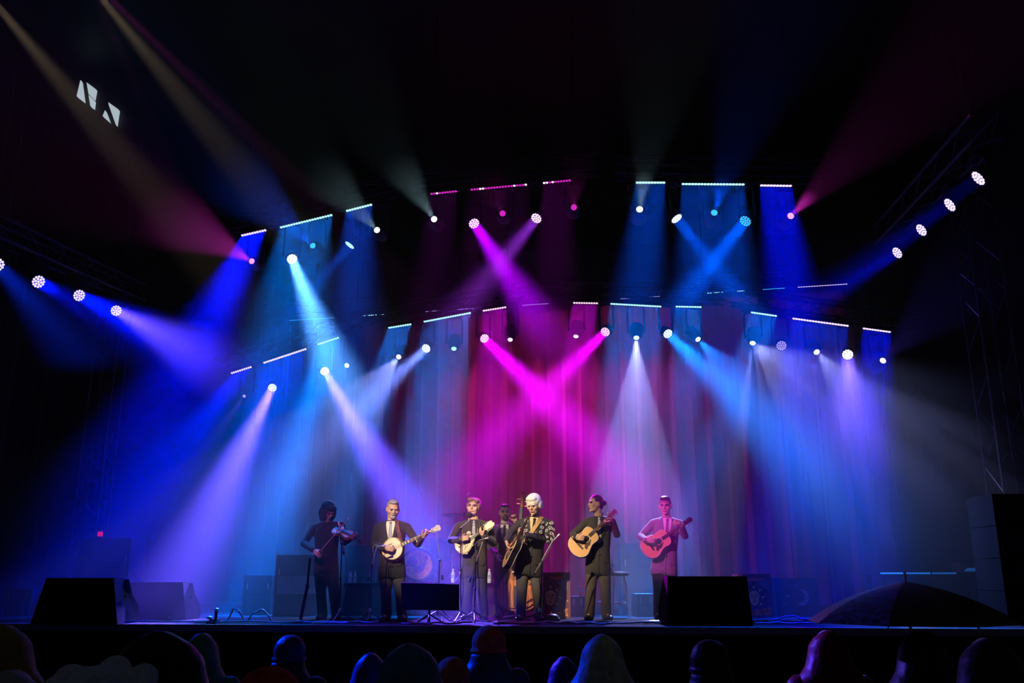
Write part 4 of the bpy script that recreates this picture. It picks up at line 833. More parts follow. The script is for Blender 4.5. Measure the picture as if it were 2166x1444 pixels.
TRP = M('black_stand_tube', (0.03, 0.03, 0.034), 0.35, .6); GRILLE = M('mic_grille', (0.55, 0.55, 0.58), 0.4, .8)
def mic_thing(name, label, p, d, ball=None, L=.14):
    d = Vector(d).normalized(); t = thing('microphone', label, 'microphone', p, 'stage microphones')
    MB().poly([p, p + d * L], [.009, .013], 10).build('microphone_body', M('grey_mic_body', (0.25, 0.25, 0.27), 0.35, .7), t)
    if ball: MB().ell(p + d * (L + ball * .7), ball, zip and None, 16, 12).build('windscreen', M('black_foam', (0.012, 0.012, 0.012), 0.95, bump=.5, scale=300), t)
    else: MB().cap([p + d * L, p + d * (L + .03)], [.015, .017], 10).build('microphone_grille', GRILLE, t)
    return t
def mic_stand(label, base_px, D, joint, tail, tip, legspan=.30, rot=0.0, tube=TRP, djt=0.0, lift=0.0):
    base = deckpt(base_px, D) + Vector((0, 0, lift)); t = thing('microphone_stand', label, 'mic stand', base, 'tripod microphone stands'); J = P(joint[0], joint[1], D + djt)
    hub = base + Vector((0, 0, .14))
    for k in range(3):
        a = rot + k * 2.0944; e = base + Vector((math.cos(a) * legspan, math.sin(a) * legspan, .012)); lg = MB().tube(hub, e, .009, n=8).build('leg', tube, t); MB().cap([e, e + Vector((math.cos(a) * .02, math.sin(a) * .02, 0))], .013, 8).build('rubber_foot', RUBBER, lg)
    MB().ell(base + Vector((0, 0, .15)), (.022, .022, .045)).build('leg_hub', CHROME, t)
    mid = base.lerp(Vector((J.x, J.y, J.z)), .55); MB().tube(base + Vector((0, 0, .08)), mid, .011, n=8).build('lower_tube', tube, t); MB().tube(mid, J, .008, n=8).build('upper_tube', tube, t); MB().ell(mid, (.018, .018, .03)).build('clutch', RUBBER, t)
    MB().ell(J, (.02, .02, .02)).build('boom_joint', RUBBER, t)
    A, B = P(tail[0], tail[1], D + djt + tail[2]), P(tip[0], tip[1], D + djt + tip[2]); MB().tube(A, B, .007, n=8).build('boom_arm', M('grey_boom_tube', (0.30, 0.30, 0.33), 0.35, .7), t); MB().tube(A, A.lerp(B, .10), .014, n=8).build('counterweight', RUBBER, t)
    return t, B, (B - A).normalized()
def cable(name, label, pts, r=.006, mat=RUBBER, group='cables on the stage', cat='cable'):
    q = []
    P_ = [Vector(p) for p in pts]; H = [P_[0]] + P_ + [P_[-1]]
    for i in range(1, len(H) - 2):
        for k in range(6):
            u = k / 6; q.append(.5 * ((2 * H[i]) + (H[i + 1] - H[i - 1]) * u + (2 * H[i - 1] - 5 * H[i] + 4 * H[i + 1] - H[i + 2]) * u * u + (3 * H[i] - H[i - 1] - 3 * H[i + 1] + H[i + 2]) * u ** 3))
    q.append(P_[-1])
    return MB().poly(q, r, 6).solo(name, mat, label, cat, group)
_, B, d = mic_stand('tripod mic stand in front of the fiddler', 718, 12.75, (723,1150), (727,1172,-.05), (719,1122,.05), .23, .3)
mic_thing('m', 'small white-tipped microphone at the fiddler\'s chest', B, d, L=.09)
_, B, d = mic_stand('tripod mic stand left of the banjo player', 782, 12.7, (787,1195), (778,1228,-.02), (797,1156,.06), .20, .5)
mic_thing('m', 'thin microphone pointing at the banjo head from the left', B, (1, .25, .12), L=.08)
_, B, d = mic_stand('tripod mic stand below the banjo headstock', 925, 12.95, (930,1185), (936,1226,-.02), (924,1129,.05), .24, .9)
mic_thing('m', 'small microphone just under the banjo headstock', B, (-.6, .1, .5), L=.07)
_, B, d = mic_stand('straight vocal mic stand in front of the singer', 975, 12.85, (975,1117), (971,1118,-.02), (992,1101,.02), .22, .2)
mic_thing('m', 'round black foam vocal microphone hiding the singer\'s mouth', B, (0.02, .18, .9), ball=.047, L=.05)
_, B, d = mic_stand('tripod mic stand with a slanting boom below the mandolin', 1003, 12.7, (1007,1190), (993,1231,-.02), (1021,1146,.04), .24, .6)
mic_thing('m', 'thin silver microphone pointing right below the mandolin', P(1014, 1142, 12.74), (1, .1, .24), L=.09)
_, B, d = mic_stand('tripod mic stand with a long boom right of the white-haired man', 1142, 12.6, (1146,1188), (1128,1218,-.02), (1166,1148,.03), .33, 1.2)
mic_thing('m', 'thin pale microphone tip pointing up right of the white-haired man', B, (.75, .1, .75), L=.13)
_, B, d = mic_stand('tall thin overhead mic stand rising behind the singer', 972, 15.35, (982,1085), (981,1110,0), (983,1052,0), .22, .2, lift=.503)
mic_thing('m', 'tiny overhead microphone above and left of the singer\'s head', B, (.5, .1, .5), L=.06)
# cables hanging from booms
for lab, D_, pts in (('thin cable looping down from the fiddler\'s microphone', 12.7, [(727,1156),(733,1200),(729,1262),(716,1301)]), ('looping cable beside the left banjo microphone', 12.62, [(800,1153),(789,1156),(792,1190),(784,1230),(783,1302)]),
  ('cable hanging from the vocal microphone stand', 12.72, [(978,1120),(978,1190),(979,1260),(970,1303)]), ('looped cable beside the mandolin microphone', 12.6, [(1014,1142),(1006,1152),(1006,1180),(1001,1240),(994,1304)]),
  ('cable running down the boom right of the white-haired man', 12.5, [(1172,1138),(1158,1170),(1140,1205),(1143,1260),(1128,1304)]), ('cable trailing down behind the music stand', 12.45, [(921,1268),(935,1290),(958,1306)])):
    cable('microphone_cable', lab, [P(x, y, D_) for x, y in pts[:-1]] + [PZ(pts[-1][0], pts[-1][1] + 8, DECK + .008)], .0055, M('grey_cable', (0.16, 0.15, 0.17), 0.5))
# round-base post at the left
pb = deckpt(636, 12.6); t = thing('straight_stand', 'straight post on a round base left of the fiddler', 'mic stand', pb)
MB().lathe([(.15, 0), (.15, .012), (.05, .03), (.02, .05)], 28); b = MB(); b.T = Matrix.Translation(pb); b.lathe([(0, 0), (.15, .0), (.15, .014), (.05, .03), (.02, .05)], 28); b.build('round_base', TRP, t)
MB().tube(pb + Vector((0, 0, .03)), P(651, 1235, 12.6), .022, n=12).build('lower_post', TRP, t); MB().tube(P(649, 1250, 12.6), P(656, 1180, 12.6), .016, n=12).build('upper_post', TRP, t); MB().ell(P(650, 1240, 12.6), (.03, .03, .04)).build('clamp_knob', RUBBER, t)
# music stand / prompter panel
ms = deckpt(908, 12.35); t = thing('music_stand', 'wide black music stand panel in front of the band', 'music stand', ms); q = [P(848,1233,12.28), P(971,1236,12.28), P(971,1291,12.22), P(851,1289,12.22)]; nb = Vector((0, .022, .004))
MB().hexa(q, [p + nb for p in q]).build('desk_panel', M('black_panel', (0.022, 0.012, 0.028), 0.5), t, smooth=False)
MB().hexa([q[3], q[2], q[2] + Vector((0, .07, 0)), q[3] + Vector((0, .07, 0))], [p + Vector((0, 0, .012)) for p in (q[3], q[2], q[2] + Vector((0, .07, 0)), q[3] + Vector((0, .07, 0)))]).build('ledge', BLACKM, t, smooth=False)
MB().hexa([q[0] + Vector((0, 0, .001)), q[1] + Vector((0, 0, .001)), q[1] + nb + Vector((0, 0, .001)), q[0] + nb + Vector((0, 0, .001))], [p + Vector((0, 0, .006)) for p in (q[0], q[1], q[1] + nb, q[0] + nb)]).build('top_edge_highlight', M('painted_edge_highlight', (0.25, 0.2, 0.25), 0.4), t, smooth=False)  # pale mauve strip paints in the magenta highlight along the top edge
MB().tube(ms + Vector((0, 0, .02)), P(909, 1265, 12.32), .016, n=10).build('post', TRP, t)
for k in range(3): a = .5 + k * 2.094; MB().tube(ms + Vector((0, 0, .12)), ms + Vector((math.cos(a) * .2, math.sin(a) * .2, .010)), .010, n=8).build('leg', TRP, t)

# drum riser
RZ = DECK + .50; ra, rb = P(722, 1300, 14.95).x, P(1064, 1300, 14.95).x
t = thing('drum_riser', 'low black riser platform under the drum kit', 'platform', ((ra + rb) / 2, 16.1, DECK)); MB().box((ra, 14.95, RZ - .06), (rb, 17.3, RZ)).build('platform_top', BLACKP, t, smooth=False)
MB().box((ra + .03, 14.98, DECK + .001), (rb - .03, 17.27, RZ - .06)).build('skirt', DARKCLOTH, t, smooth=False)
for x in (ra, rb): MB().box((x - .015, 14.935, DECK + .001), (x + .015, 14.965, RZ)).build('corner_edge', M('dull_aluminium_edge', (0.12, 0.12, 0.13), 0.4, .8), t, smooth=False)
# drums
DRM = M('drum_wrap', (0.03, 0.03, 0.05), 0.3, coat=.5)
dk = deckpt(886, 15.3); bc = P(884, 1202, 15.25); bc.z = RZ + .288
t = thing('bass_drum', 'bass drum with a rooster painted on its orange front head', 'drum', (bc.x, 15.4, RZ)); F_ = zframe(bc, (-.05, -1, 0)); F_ = frame(bc, (1, -.05, 0), (-.05, -1, 0))
def mbF(F): m = MB(); m.T = F; return m
mbF(F_).lathe([(0, -.38), (.262, -.38), (.262, -.02), (0, -.02)], 40).build('shell', DRM, t)
for z in (-.36, -.02): MB().poly([F_ @ Vector((.270 * math.cos(k * math.pi / 20), .270 * math.sin(k * math.pi / 20), z)) for k in range(41)], .014, 8).build('hoop', DRM, t)
mbF(F_).lathe([(0, -.02), (.255, -.02), (.255, .0), (0, .002)], 40).build('drum_head', M('black_drum_head', (0.03, 0.02, 0.03), 0.5), t)
mbF(F_).lathe([(0, .002), (.232, .002), (.232, .004), (0, .005)], 40).build('painted_disc', M('orange_disc', (0.80, 0.30, 0.08), 0.7, var=.3, scale=12), t)
ROO = M('rooster_dark_red', (0.22, 0.02, 0.02), 0.7, var=.4, scale=30); ROT = M('rooster_black_green', (0.02, 0.03, 0.03), 0.7)
def flat(F, pts, z, name, mat, par, th=.002): mbF(F).prism(pts, z, z + th).build(name, mat, par, smooth=False)
flat(F_, [(-.06,-.10), (.02,-.13), (.09,-.09), (.13,.0), (.14,.08), (.12,.10), (.09,.04), (.02,-.01), (-.05,-.02), (-.09,-.05)], .0052, 'rooster_body', ROO, t)
flat(F_, [(.10,.07), (.15,.07), (.165,.11), (.15,.145), (.12,.145), (.10,.11)], .0056, 'rooster_head', ROO, t); flat(F_, [(.115,.14), (.12,.17), (.13,.155), (.14,.175), (.148,.155), (.16,.165), (.155,.135)], .006, 'rooster_comb', M('rooster_red', (0.5, 0.05, 0.03), 0.6), t); flat(F_, [(.165,.12), (.195,.108), (.165,.10)], .006, 'beak', IVORY, t)
for k, (dx, dy) in enumerate(((-.19, .02), (-.18, .08), (-.14, .13), (-.09, .16), (-.04, .15))):
    flat(F_, [(-.06, -.05), (dx * .75 - .012, dy * .9 + .015), (dx, dy), (dx * 1.08, dy - .05), (dx * .7 + .02, dy * .55 - .01), (-.03, -.03)], .0054 + .0004 * k, 'tail_feather', ROT if k % 2 else ROO, t)
for x in (-.01, .04): flat(F_, [(x, -.12), (x - .005, -.19), (x - .03, -.20), (x + .03, -.20), (x + .008, -.19), (x + .015, -.12)], .0054, 'rooster_leg', M('rooster_leg', (0.45, 0.25, 0.08), 0.7), t)
for k in range(10): a = k * .628; p = F_ @ Vector((.285 * math.cos(a), .285 * math.sin(a), -.06)); MB().tube(p, F_ @ Vector((.285 * math.cos(a), .285 * math.sin(a), .0)), .008, n=6).build('tension_lug', CHROME, t)
for s in (-1, 1): MB().tube(F_ @ Vector((s * .25, -.06, -.08)), Vector((bc.x + s * .36, 15.12, RZ + .008)), .009, n=8).build('spur', CHROME, t)
def tom(label, px, py, D, r, h, legs, tilt=.15):
    c = P(px, py, D); t = thing('tom_drum' if not legs else 'floor_tom', label, 'drum', (c.x, c.y, RZ if legs else c.z)); F = frame(c, (1, 0, 0), (0, -tilt, 1))
    mbF(F).lathe([(0, -h), (r, -h), (r, 0), (0, 0)], 32).build('shell', DRM, t)
    for z in (-h + .01, -.01): MB().poly([F @ Vector(((r + .006) * math.cos(k * math.pi / 16), (r + .006) * math.sin(k * math.pi / 16), z)) for k in range(33)], .008, 6).build('hoop', CHROME, t)
    mbF(F).lathe([(0, 0), (r - .004, 0), (r - .01, .004), (0, .004)], 32).build('drum_head', M('dark_drum_head', (0.012, 0.012, 0.014), 0.9, spec=0.0), t)
    for k in range(6): a = k * 1.047 + .3; MB().tube(F @ Vector(((r + .012) * math.cos(a), (r + .012) * math.sin(a), -h * .7)), F @ Vector(((r + .012) * math.cos(a), (r + .012) * math.sin(a), -h * .3)), .007, n=6).build('tension_lug', CHROME, t)
    if legs:
        for k in range(3): a = .5 + k * 2.094; p = F @ Vector(((r + .015) * math.cos(a), (r + .015) * math.sin(a), -h * .3)); MB().tube(p, Vector((p.x + .02 * math.cos(a), p.y, RZ + .005)), .008, n=6).build('leg', CHROME, t)
    else: MB().tube(c + Vector((0, 0, -h)), Vector((c.x + .02, 15.5, RZ + .545)), .012, n=8).build('mounting_post', CHROME, t)
tom('dark rack tom mounted above the bass drum', 872, 1139, 15.55, .15, .13, False, .3); tom('dark floor tom between the banjo player and the singer', 932, 1140, 15.9, .20, .36, True)
cs = deckpt(962, 16.1) + Vector((0, 0, .50)); cc = P(958, 1088, 16.1); t = thing('cymbal_stand', 'dark cymbal on a stand in the gloom left of the singer', 'cymbal', cs); F = frame(cc, (1, 0, 0), (0, -.25, 1))
mbF(F).lathe([(0, .02), (.03, .02), (.05, .004), (.20, -.006), (.20, -.009), (.05, .0), (0, .012)], 32).build('cymbal', M('bronze', (0.012, 0.009, 0.006), 0.9, spec=0.0), t); MB().tube(cs + Vector((0, 0, .02)), cc, .011, n=8).build('post', CHROME, t)
for k in range(3): a = .4 + k * 2.094; MB().tube(cs + Vector((0, 0, .30)), cs + Vector((math.cos(a) * .3, math.sin(a) * .3, .01)), .009, n=6).build('leg', CHROME, t)

# painted amplifier cabinets
def cabinet(label, x0, x1, D, h, name='amplifier_cabinet', dep=.35, yaw=0.0, mat=None, cat='amplifier', group='painted cabinets'):
    a, c = P(x0, 1300, D).x, P(x1, 1300, D).x; w = c - a; t = thing(name, label, cat, ((a + c) / 2, D + dep / 2, DECK), group); F = frame(((a + c) / 2, D, DECK + h / 2), (math.cos(yaw), math.sin(yaw), 0), (math.sin(yaw), -math.cos(yaw), 0))
    mbF(F).box((-w / 2, -h / 2 + .001, -dep), (w / 2, h / 2, 0)).build('box', mat or M('brown_tolex', (0.22, 0.08, 0.09), 0.7), t, smooth=False)
    return t, F, w, h
SUNY = M('sun_cream', (0.92, 0.62, 0.32), 0.8, var=.3, scale=60); CLOTH_D = M('tapestry_plum', (0.17, 0.07, 0.12), 0.9, var=.3, scale=40); SUNO = M('tapestry_orange', (0.85, 0.25, 0.05), 0.9, var=.6, scale=18); LINE = M('tapestry_line', (0.36, 0.16, 0.18), 0.9); DRK = M('tapestry_dark', (0.10, 0.04, 0.03), 0.9); SLATE = M('tapestry_slate', (0.20, 0.18, 0.26), 0.9)  # DRK is the dark print of the faces' brows, eyes and mouths
def sun_art(t, F, w, h, cx):
    b = .035; flat(F, [(-w/2+b, -h/2+b), (w/2-b, -h/2+b), (w/2-b, h/2-b*1.8), (-w/2+b, h/2-b*1.8)], .0005, 'tapestry', CLOTH_D, t, .003)
    z = .004; X0, X1, Y0, Y1 = -w/2+b, w/2-b, -h/2+b, h/2-b*1.8
    flat(F, [(X0+.05, Y1), (X1-.03, Y1), (X1-.09, Y1-.035), (X0+.13, Y1-.045)], z, 'sunset_patch', M('tapestry_rose', (0.80, 0.14, 0.18), 0.9), t); flat(F, [(cx+.06, Y1-.06), (X1, Y1-.03), (X1, Y1-.20)], z, 'slate_patch', SLATE, t)
    flat(F, [(X0+.05, Y0), (X1, Y0), (X1, Y0+.12), (X0+.22, Y0+.08), (X0+.10, Y0+.04)], z, 'orange_patch', SUNO, t); flat(F, [(X1-.02, Y0+.22), (X1, Y0+.20), (X1, Y0+.25)], z, 'orange_chip', SUNO, t)
    rh = .20
    for (p, q) in (((cx, rh + .02), (cx + .19, 0)), ((cx + .19, 0), (cx, -rh - .02)), ((cx, rh + .02), (X0, (rh + .02) * .35)), ((cx, -rh - .02), (X0, -(rh + .02) * .35))):
        d = Vector((q[0] - p[0], q[1] - p[1])).normalized(); n = Vector((-d.y, d.x)) * .006; flat(F, [(p[0]+n.x, p[1]+n.y), (q[0]+n.x, q[1]+n.y), (q[0]-n.x, q[1]-n.y), (p[0]-n.x, p[1]-n.y)], z + .001, 'diamond_line', LINE, t)
    face = [(cx + .085 * math.cos(k * .2618) * (1 if math.sin(k * .2618) > 0 else .85), -.02 + (.095 if math.sin(k * .2618) > 0 else .125) * math.sin(k * .2618)) for k in range(24)]
    face = [p for p in face if p[0] > X0]; flat(F, face, z + .002, 'sun_face', SUNY, t, .004)
    for k in range(-1, 6):
        a = k * math.pi / 4; c0 = Vector((cx + .125 * math.cos(a), -.02 + .135 * math.sin(a)))
        if c0.x - .02 < X0: continue
        d = Vector((math.cos(a), math.sin(a))); n = Vector((-d.y, d.x)); flat(F, [tuple(c0 - d * .022), tuple(c0 + n * .017), tuple(c0 + d * .040), tuple(c0 - n * .017)], z + .002, 'sun_ray', SUNY, t, .004)
    for s in (-1, 1):
        flat(F, [(cx + s * .012, .012), (cx + s * .055, .022), (cx + s * .058, .010), (cx + s * .012, .002)], z + .0062, 'sun_brow', DRK, t); flat(F, [(cx + s * .020, -.012), (cx + s * .036, -.004), (cx + s * .052, -.012), (cx + s * .036, -.020)], z + .0062, 'sun_eye', DRK, t)
        flat(F, [(cx + s * .010, .0), (cx + s * .016, -.055), (cx + s * .010, -.06), (cx + s * .006, .0)], z + .0062, 'sun_nose', DRK, t)
    flat(F, [(cx - .030, -.082), (cx, -.076), (cx + .030, -.082), (cx, -.092)], z + .0062, 'sun_mouth', DRK, t); flat(F, [(cx - .02, -.105), (cx + .02, -.105), (cx + .012, -.112), (cx - .012, -.112)], z + .0062, 'sun_chin', DRK, t)
t, F, w, h = cabinet('cabinet with a painted sun face right of the white-haired man', 1149, 1207, 13.75, .66); sun_art(t, F, w, h, -.09)
t, F, w, h = cabinet('cabinet with a painted sun face half hidden behind the right floor monitor', 1565, 1636, 14.2, .64); sun_art(t, F, w, h, -.02)
t, F, w, h = cabinet('dark cabinet with a painted crescent moon and stars right of the floor monitor', 1645, 1735, 14.6, .58, mat=M('navy_tolex', (0.02, 0.022, 0.05), 0.8))
MOON = M('moon_grey', (0.30, 0.26, 0.30), 0.9, var=.3, scale=40); mo = [(.06 + .115 * math.cos(a), .0 + .125 * math.sin(a)) for a in [-2.5 + 4.1 * k / 20 for k in range(21)]] + [(.025 + .085 * math.cos(a), .012 + .095 * math.sin(a)) for a in [1.55 - 3.7 * k / 20 for k in range(21)]]
flat(F, mo, .001, 'moon', MOON, t, .004); flat(F, [(.06, -.02), (.045, -.03), (.06, -.045), (.075, -.03)], .0055, 'moon_eye', DRK, t); flat(F, [(.095, .03), (.12, .045), (.12, .03)], .0055, 'moon_brow', DRK, t)
for x, y, r in ((-.15, .02, .028), (-.06, .03, .015), (.0, .17, .025), (-.20, -.10, .016)): flat(F, [(x + (r if k % 2 == 0 else r * .35) * math.sin(k * .785), y + (r if k % 2 == 0 else r * .35) * math.cos(k * .785)) for k in range(8)], .001, 'star', MOON, t, .004)
t, F, w, h = cabinet('low case with an orange and purple cloth between the white-haired man\'s legs', 1108, 1146, 14.3, .30, 'draped_case', cat='case', group=None)
flat(F, [(-w/2, -h/2), (w/2, -h/2), (w/2, h/2), (-w/2, h/2)], .001, 'cloth', CLOTH_D, t, .004); flat(F, [(-.10, .02), (-.02, .11), (.07, .05), (.09, -.03), (-.08, -.04)], .006, 'orange_motif', SUNO, t); flat(F, [(-.06, .12), (-.03, .14), (.0, .12)], .006, 'cream_motif', SUNY, t)

# racks and cases behind the band
def rack(label, x0, x1, D, h, dep=.6, rows=4, light=None, name='equipment_rack', cat='rack'):
    a, c = P(x0, 1300, D).x, P(x1, 1300, D).x; w = c - a; t = thing(name, label, cat, ((a + c) / 2, D + dep / 2, DECK)); z = DECK + .001
    MB().box((a, D, z), (c, D + dep, z + h)).build('case_shell', M('dark_blue_case', (0.02, 0.022, 0.03), 0.6), t, smooth=False)
    for x in (a, c): MB().box((x - .012, D - .012, z), (x + .012, D + .012, z + h)).build('corner_edge', M('dull_aluminium_edge', (0.12, 0.12, 0.13), 0.4, .8), t, smooth=False)
    for k in range(rows):
        z0 = z + h * k / rows + .012; z1 = z + h * (k + 1) / rows - .012; m = M('rack_panel', (0.03, 0.032, 0.04), 0.5)
        if light is not None and k == light: m = M('pale_panel', (0.24, 0.27, 0.27), 0.6)
        MB().box((a + .025, D - .012, z0), (c - .025, D, z1)).build('front_panel', m, t, smooth=False)
    for x in (a + .06, c - .06): MB().cbox((x, D - .02, z + h * .72), (.02, .02, .10)).build('handle', STEEL, t, smooth=False)
    return t, a, c, z + h
rack('hazy blue equipment rack with one pale panel left of the fiddler', 578, 672, 15.0, .94, rows=3, light=1)
t_, a_, c_, z_ = rack('tall dark road case behind the fiddler\'s bow arm', 700, 792, 17.5, 1.18, rows=2)
rack('low dark case left of the equipment rack', 512, 572, 15.4, .62, rows=2)
t_, a1, c1, z1 = rack('dark double case behind the bar stools', 1318, 1398, 15.3, 1.14, rows=3); rack('low dark case with a pale trim between cabinet and guitarist', 1206, 1238, 14.6, .30, rows=1); rack('low rust-coloured case by the grey-suited guitarist', 1347, 1385, 14.5, .34, rows=2, light=None)
SHY = 15.05
GLASS = M('clear_plastic', (0.55, 0.65, 0.75), 0.1, coat=1.0)
def bottle(label, p, s=1.0, mat=None, cap=IVORY):
    t = thing('water_bottle', label, 'bottle', p, 'bottles on stage'); b = MB(); b.T = Matrix.Translation(p) @ Matrix.Scale(s, 4); b.lathe([(0, 0), (.030, 0), (.033, .01), (.033, .055), (.029, .065), (.033, .075), (.033, .13), (.022, .165), (.013, .18), (.013, .192), (0, .192)], 16); b.build('bottle_body', mat or GLASS, t)
    b = MB(); b.T = Matrix.Translation(p) @ Matrix.Scale(s, 4); b.lathe([(0, .192), (.016, .192), (.016, .212), (0, .213)], 12); b.build('cap', cap, t)
    b = MB(); b.T = Matrix.Translation(p) @ Matrix.Scale(s, 4); b.lathe([(.0338, .078), (.0338, .125)], 16); b.build('bottle_wrapper', M('bottle_wrapper', (0.3, 0.4, 0.5), 0.5), t)
bottle('left of the two water bottles on the riser behind the fiddler\'s stand', Vector((P(741, 1200, SHY).x, SHY + .02, RZ + .001)), .85); bottle('right of the two water bottles on the riser behind the fiddler\'s stand', Vector((P(751, 1200, SHY).x, SHY + .02, RZ + .001)), .85)
bottle('water bottle on the riser left of the singer\'s legs', Vector((P(958, 1215, 15.05).x, 15.07, RZ + .001)), 1.05)
bottle('water bottle on the riser between the singer and the bass player', Vector((P(1035, 1215, 15.05).x, 15.07, RZ + .001)), 1.05)
bottle('red bottle on the low case behind the guitarist with the bun', Vector((P(1229, 1280, 14.7).x, 14.7, DECK + .302)), .9, M('red_plastic', (0.55, 0.06, 0.03), 0.4), M('red_cap', (0.55, 0.06, 0.03), 0.4))
def stool(label, px, D, h=.66, sr=.16):
    c = deckpt(px, D); t = thing('bar_stool', label, 'stool', c, 'bar stools'); b = MB(); b.T = Matrix.Translation(c + Vector((0, 0, h))); b.lathe([(0, -.05), (sr - .02, -.05), (sr, -.03), (sr, -.01), (sr - .02, .012), (0, .018)], 28); b.build('seat', M('black_vinyl', (0.03, 0.025, 0.035), 0.4), t)
    for k in range(4): a = .785 + k * 1.571; MB().tube(c + Vector((math.cos(a) * (sr - .05), math.sin(a) * (sr - .05), h - .05)), c + Vector((math.cos(a) * (sr + .03), math.sin(a) * (sr + .03), .003)), .011, n=8).build('leg', CHROME, t)
    MB().poly([c + Vector((math.cos(k * math.pi / 12) * (sr + .005), math.sin(k * math.pi / 12) * (sr + .005), .22)) for k in range(25)], .009, 6).build('foot_ring', CHROME, t)
    return c + Vector((0, 0, h + .019))
stool('bar stool half hidden by the legs of the guitarist with the bun', 1262, 14.75); p = stool('bar stool with a bottle on it right of the guitarist with the bun', 1312, 14.2); bottle('water bottle on the right bar stool', p + Vector((-.10, -.02, 0)), .9)

# cables and small gear along the stage edge
CBL = M('glossy_grey_cable', (0.22, 0.22, 0.24), 0.3); rc = random.Random(5)
def edge_cable(label, x0, x1, D0, wob, seed, r=.012, n=9, lift=0):
    g = random.Random(seed); pts = []
    for k in range(n): u = k / (n - 1); px = x0 + (x1 - x0) * u; pts.append(Vector((P(px, 1300, D0).x, D0 + g.uniform(-wob, wob), DECK + r + .001 + (lift * math.sin(u * math.pi) if lift else 0) + g.uniform(0, .020))))
    return cable('stage_cable', label, pts, r, CBL)
def coil(label, px, D, r, turns, seed, rad=.012):
    c = deckpt(px, D); g = random.Random(seed); n = int(turns * 16); return cable('cable_coil', label, [c + Vector((math.cos(k * .3927) * r * (1 + g.uniform(-.12, .12)), math.sin(k * .3927) * r * .6 * (1 + g.uniform(-.12, .12)), rad + .002 + .006 * (k / 16) + g.uniform(0, .004))) for k in range(n)], rad, CBL)
coil('loose coil of cable beside the small floor microphone on the left', 440, 12.5, .17, 2, 1); coil('coil of cable in front of the white-haired man', 1085, 12.15, .25, 3, 2); coil('coil of cable beside the right floor monitor', 1385, 12.3, .16, 3, 3); coil('coil of cable left of the music stand', 700, 12.3, .22, 1.5, 4)
for i, (lab, x0, x1, D_, wob, lift) in enumerate((('cable along the stage edge below the sun cabinet', 1100, 1260, 12.2, .12, 0), ('cable snaking below the guitarist with the bun', 1200, 1400, 12.4, .16, 0), ('second cable crossing below the bar stools', 1220, 1405, 12.1, .10, 0), ('cable arching up from the deck left of the coil', 1045, 1130, 12.2, .06, .08), ('long cable along the stage edge at the left', 260, 640, 12.35, .06, 0),
   ('arched cable loop left of the equipment rack', 480, 516, 12.6, .03, .16), ('second small arched cable left of the post', 524, 575, 12.6, .03, .14), ('cable in front of the fiddler\'s feet', 640, 800, 12.3, .08, 0), ('cable in front of the music stand', 850, 1000, 12.1, .06, 0), ('cable right of the large right floor monitor', 1596, 1720, 12.1, .07, 0), ('arched cable right of the right floor monitor', 1625, 1715, 12.3, .03, .07), ('cable behind the stage edge near the moon cabinet', 1600, 1730, 12.6, .10, 0))):
    edge_cable(lab, x0, x1, D_, wob, 20 + i, lift=lift)
# small floor microphone at the left edge
c = deckpt(457, 12.35); t = thing('floor_microphone', 'short floor microphone on a black block at the left stage edge', 'microphone', c); MB().hexa([c + Vector((x, y, .001)) for x, y in ((-.11, -.07), (.06, -.07), (.06, .08), (-.11, .08))], [c + Vector((x, y, .06)) for x, y in ((-.06, -.03), (.05, -.03), (.05, .05), (-.06, .05))]).build('base_block', RUBBER, t, smooth=False)
MB().tube(c + Vector((0, 0, .05)), c + Vector((0, 0, .16)), .02, n=10).build('stub', RUBBER, t); MB().ell(c + Vector((0, 0, .18)), (.032, .026, .020)).build('microphone_grille', GRILLE, t); MB().ell(c + Vector((-.075, -.03, .075)), (.04, .02, .022)).build('clip', GRILLE, t)
# black bag by the sun cabinet
b = MB(); c = deckpt(1168, 13.1); b.ell(c + Vector((0, 0, .045)), (.10, .07, .055)); b.ell(c + Vector((.05, 0, .03)), (.07, .06, .035)); b.hexa([c + Vector((x, y, .001)) for x, y in ((-.09, -.06), (.11, -.06), (.11, .06), (-.09, .06))], [c + Vector((x, y, .03)) for x, y in ((-.09, -.06), (.11, -.06), (.11, .06), (-.09, .06))])
me = voxel(b, .012, 2); me.transform(Matrix.Translation(-c)); me.materials.clear(); me.materials.append(RUBBER); o = link('cloth_bundle', me); o.location = c; ORIG[o.name] = c; tag(o, 'small black cloth bundle on the stage edge left of the sun cabinet', 'cloth')

# left wing: keyboard-style case stack with a red lamp; right wing: tabletop with a blue strip, loudspeaker column
t_, a_, c_, z_ = rack('dim equipment case in the left wing with a red pilot lamp', 150, 262, 16.0, 1.25, rows=3, name='wing_case')
rd = P(212, 1129, 15.97); MB().cbox(rd, (.075, .03, .08)).build('red_lamp', E('red_pilot', (0.75, 0.005, 0.035), .7), t_, smooth=False)
rack('low hazy case at the far left edge of the stage', 6, 62, 15.0, .42, rows=2, name='wing_case')
tb = deckpt(1950, 15.2); t = thing('desk', 'dark desk with a thin blue light strip along its front, right wing', 'desk', tb); xa, xb = P(1862, 1212, 15).x, P(2090, 1212, 15).x; zt = P(1900, 1212, 15).z
MB().box((xa, 15.0, zt - .03), (xb, 15.7, zt + .01)).build('table_top', BLACKM, t, smooth=False)
for k in range(3): x0 = xa + (P(2026, 1212, 15).x - xa) * k / 3; x1 = xa + (P(2026, 1212, 15).x - xa) * (k + 1) / 3 - .03; MB().box((x0, 14.985, zt - .012), (x1, 15.0, zt + .012)).build('light_strip', E('blue_strip%d' % k, (0.02, 0.22, 1.0), (.9, .55, .3)[k]), t, smooth=False)
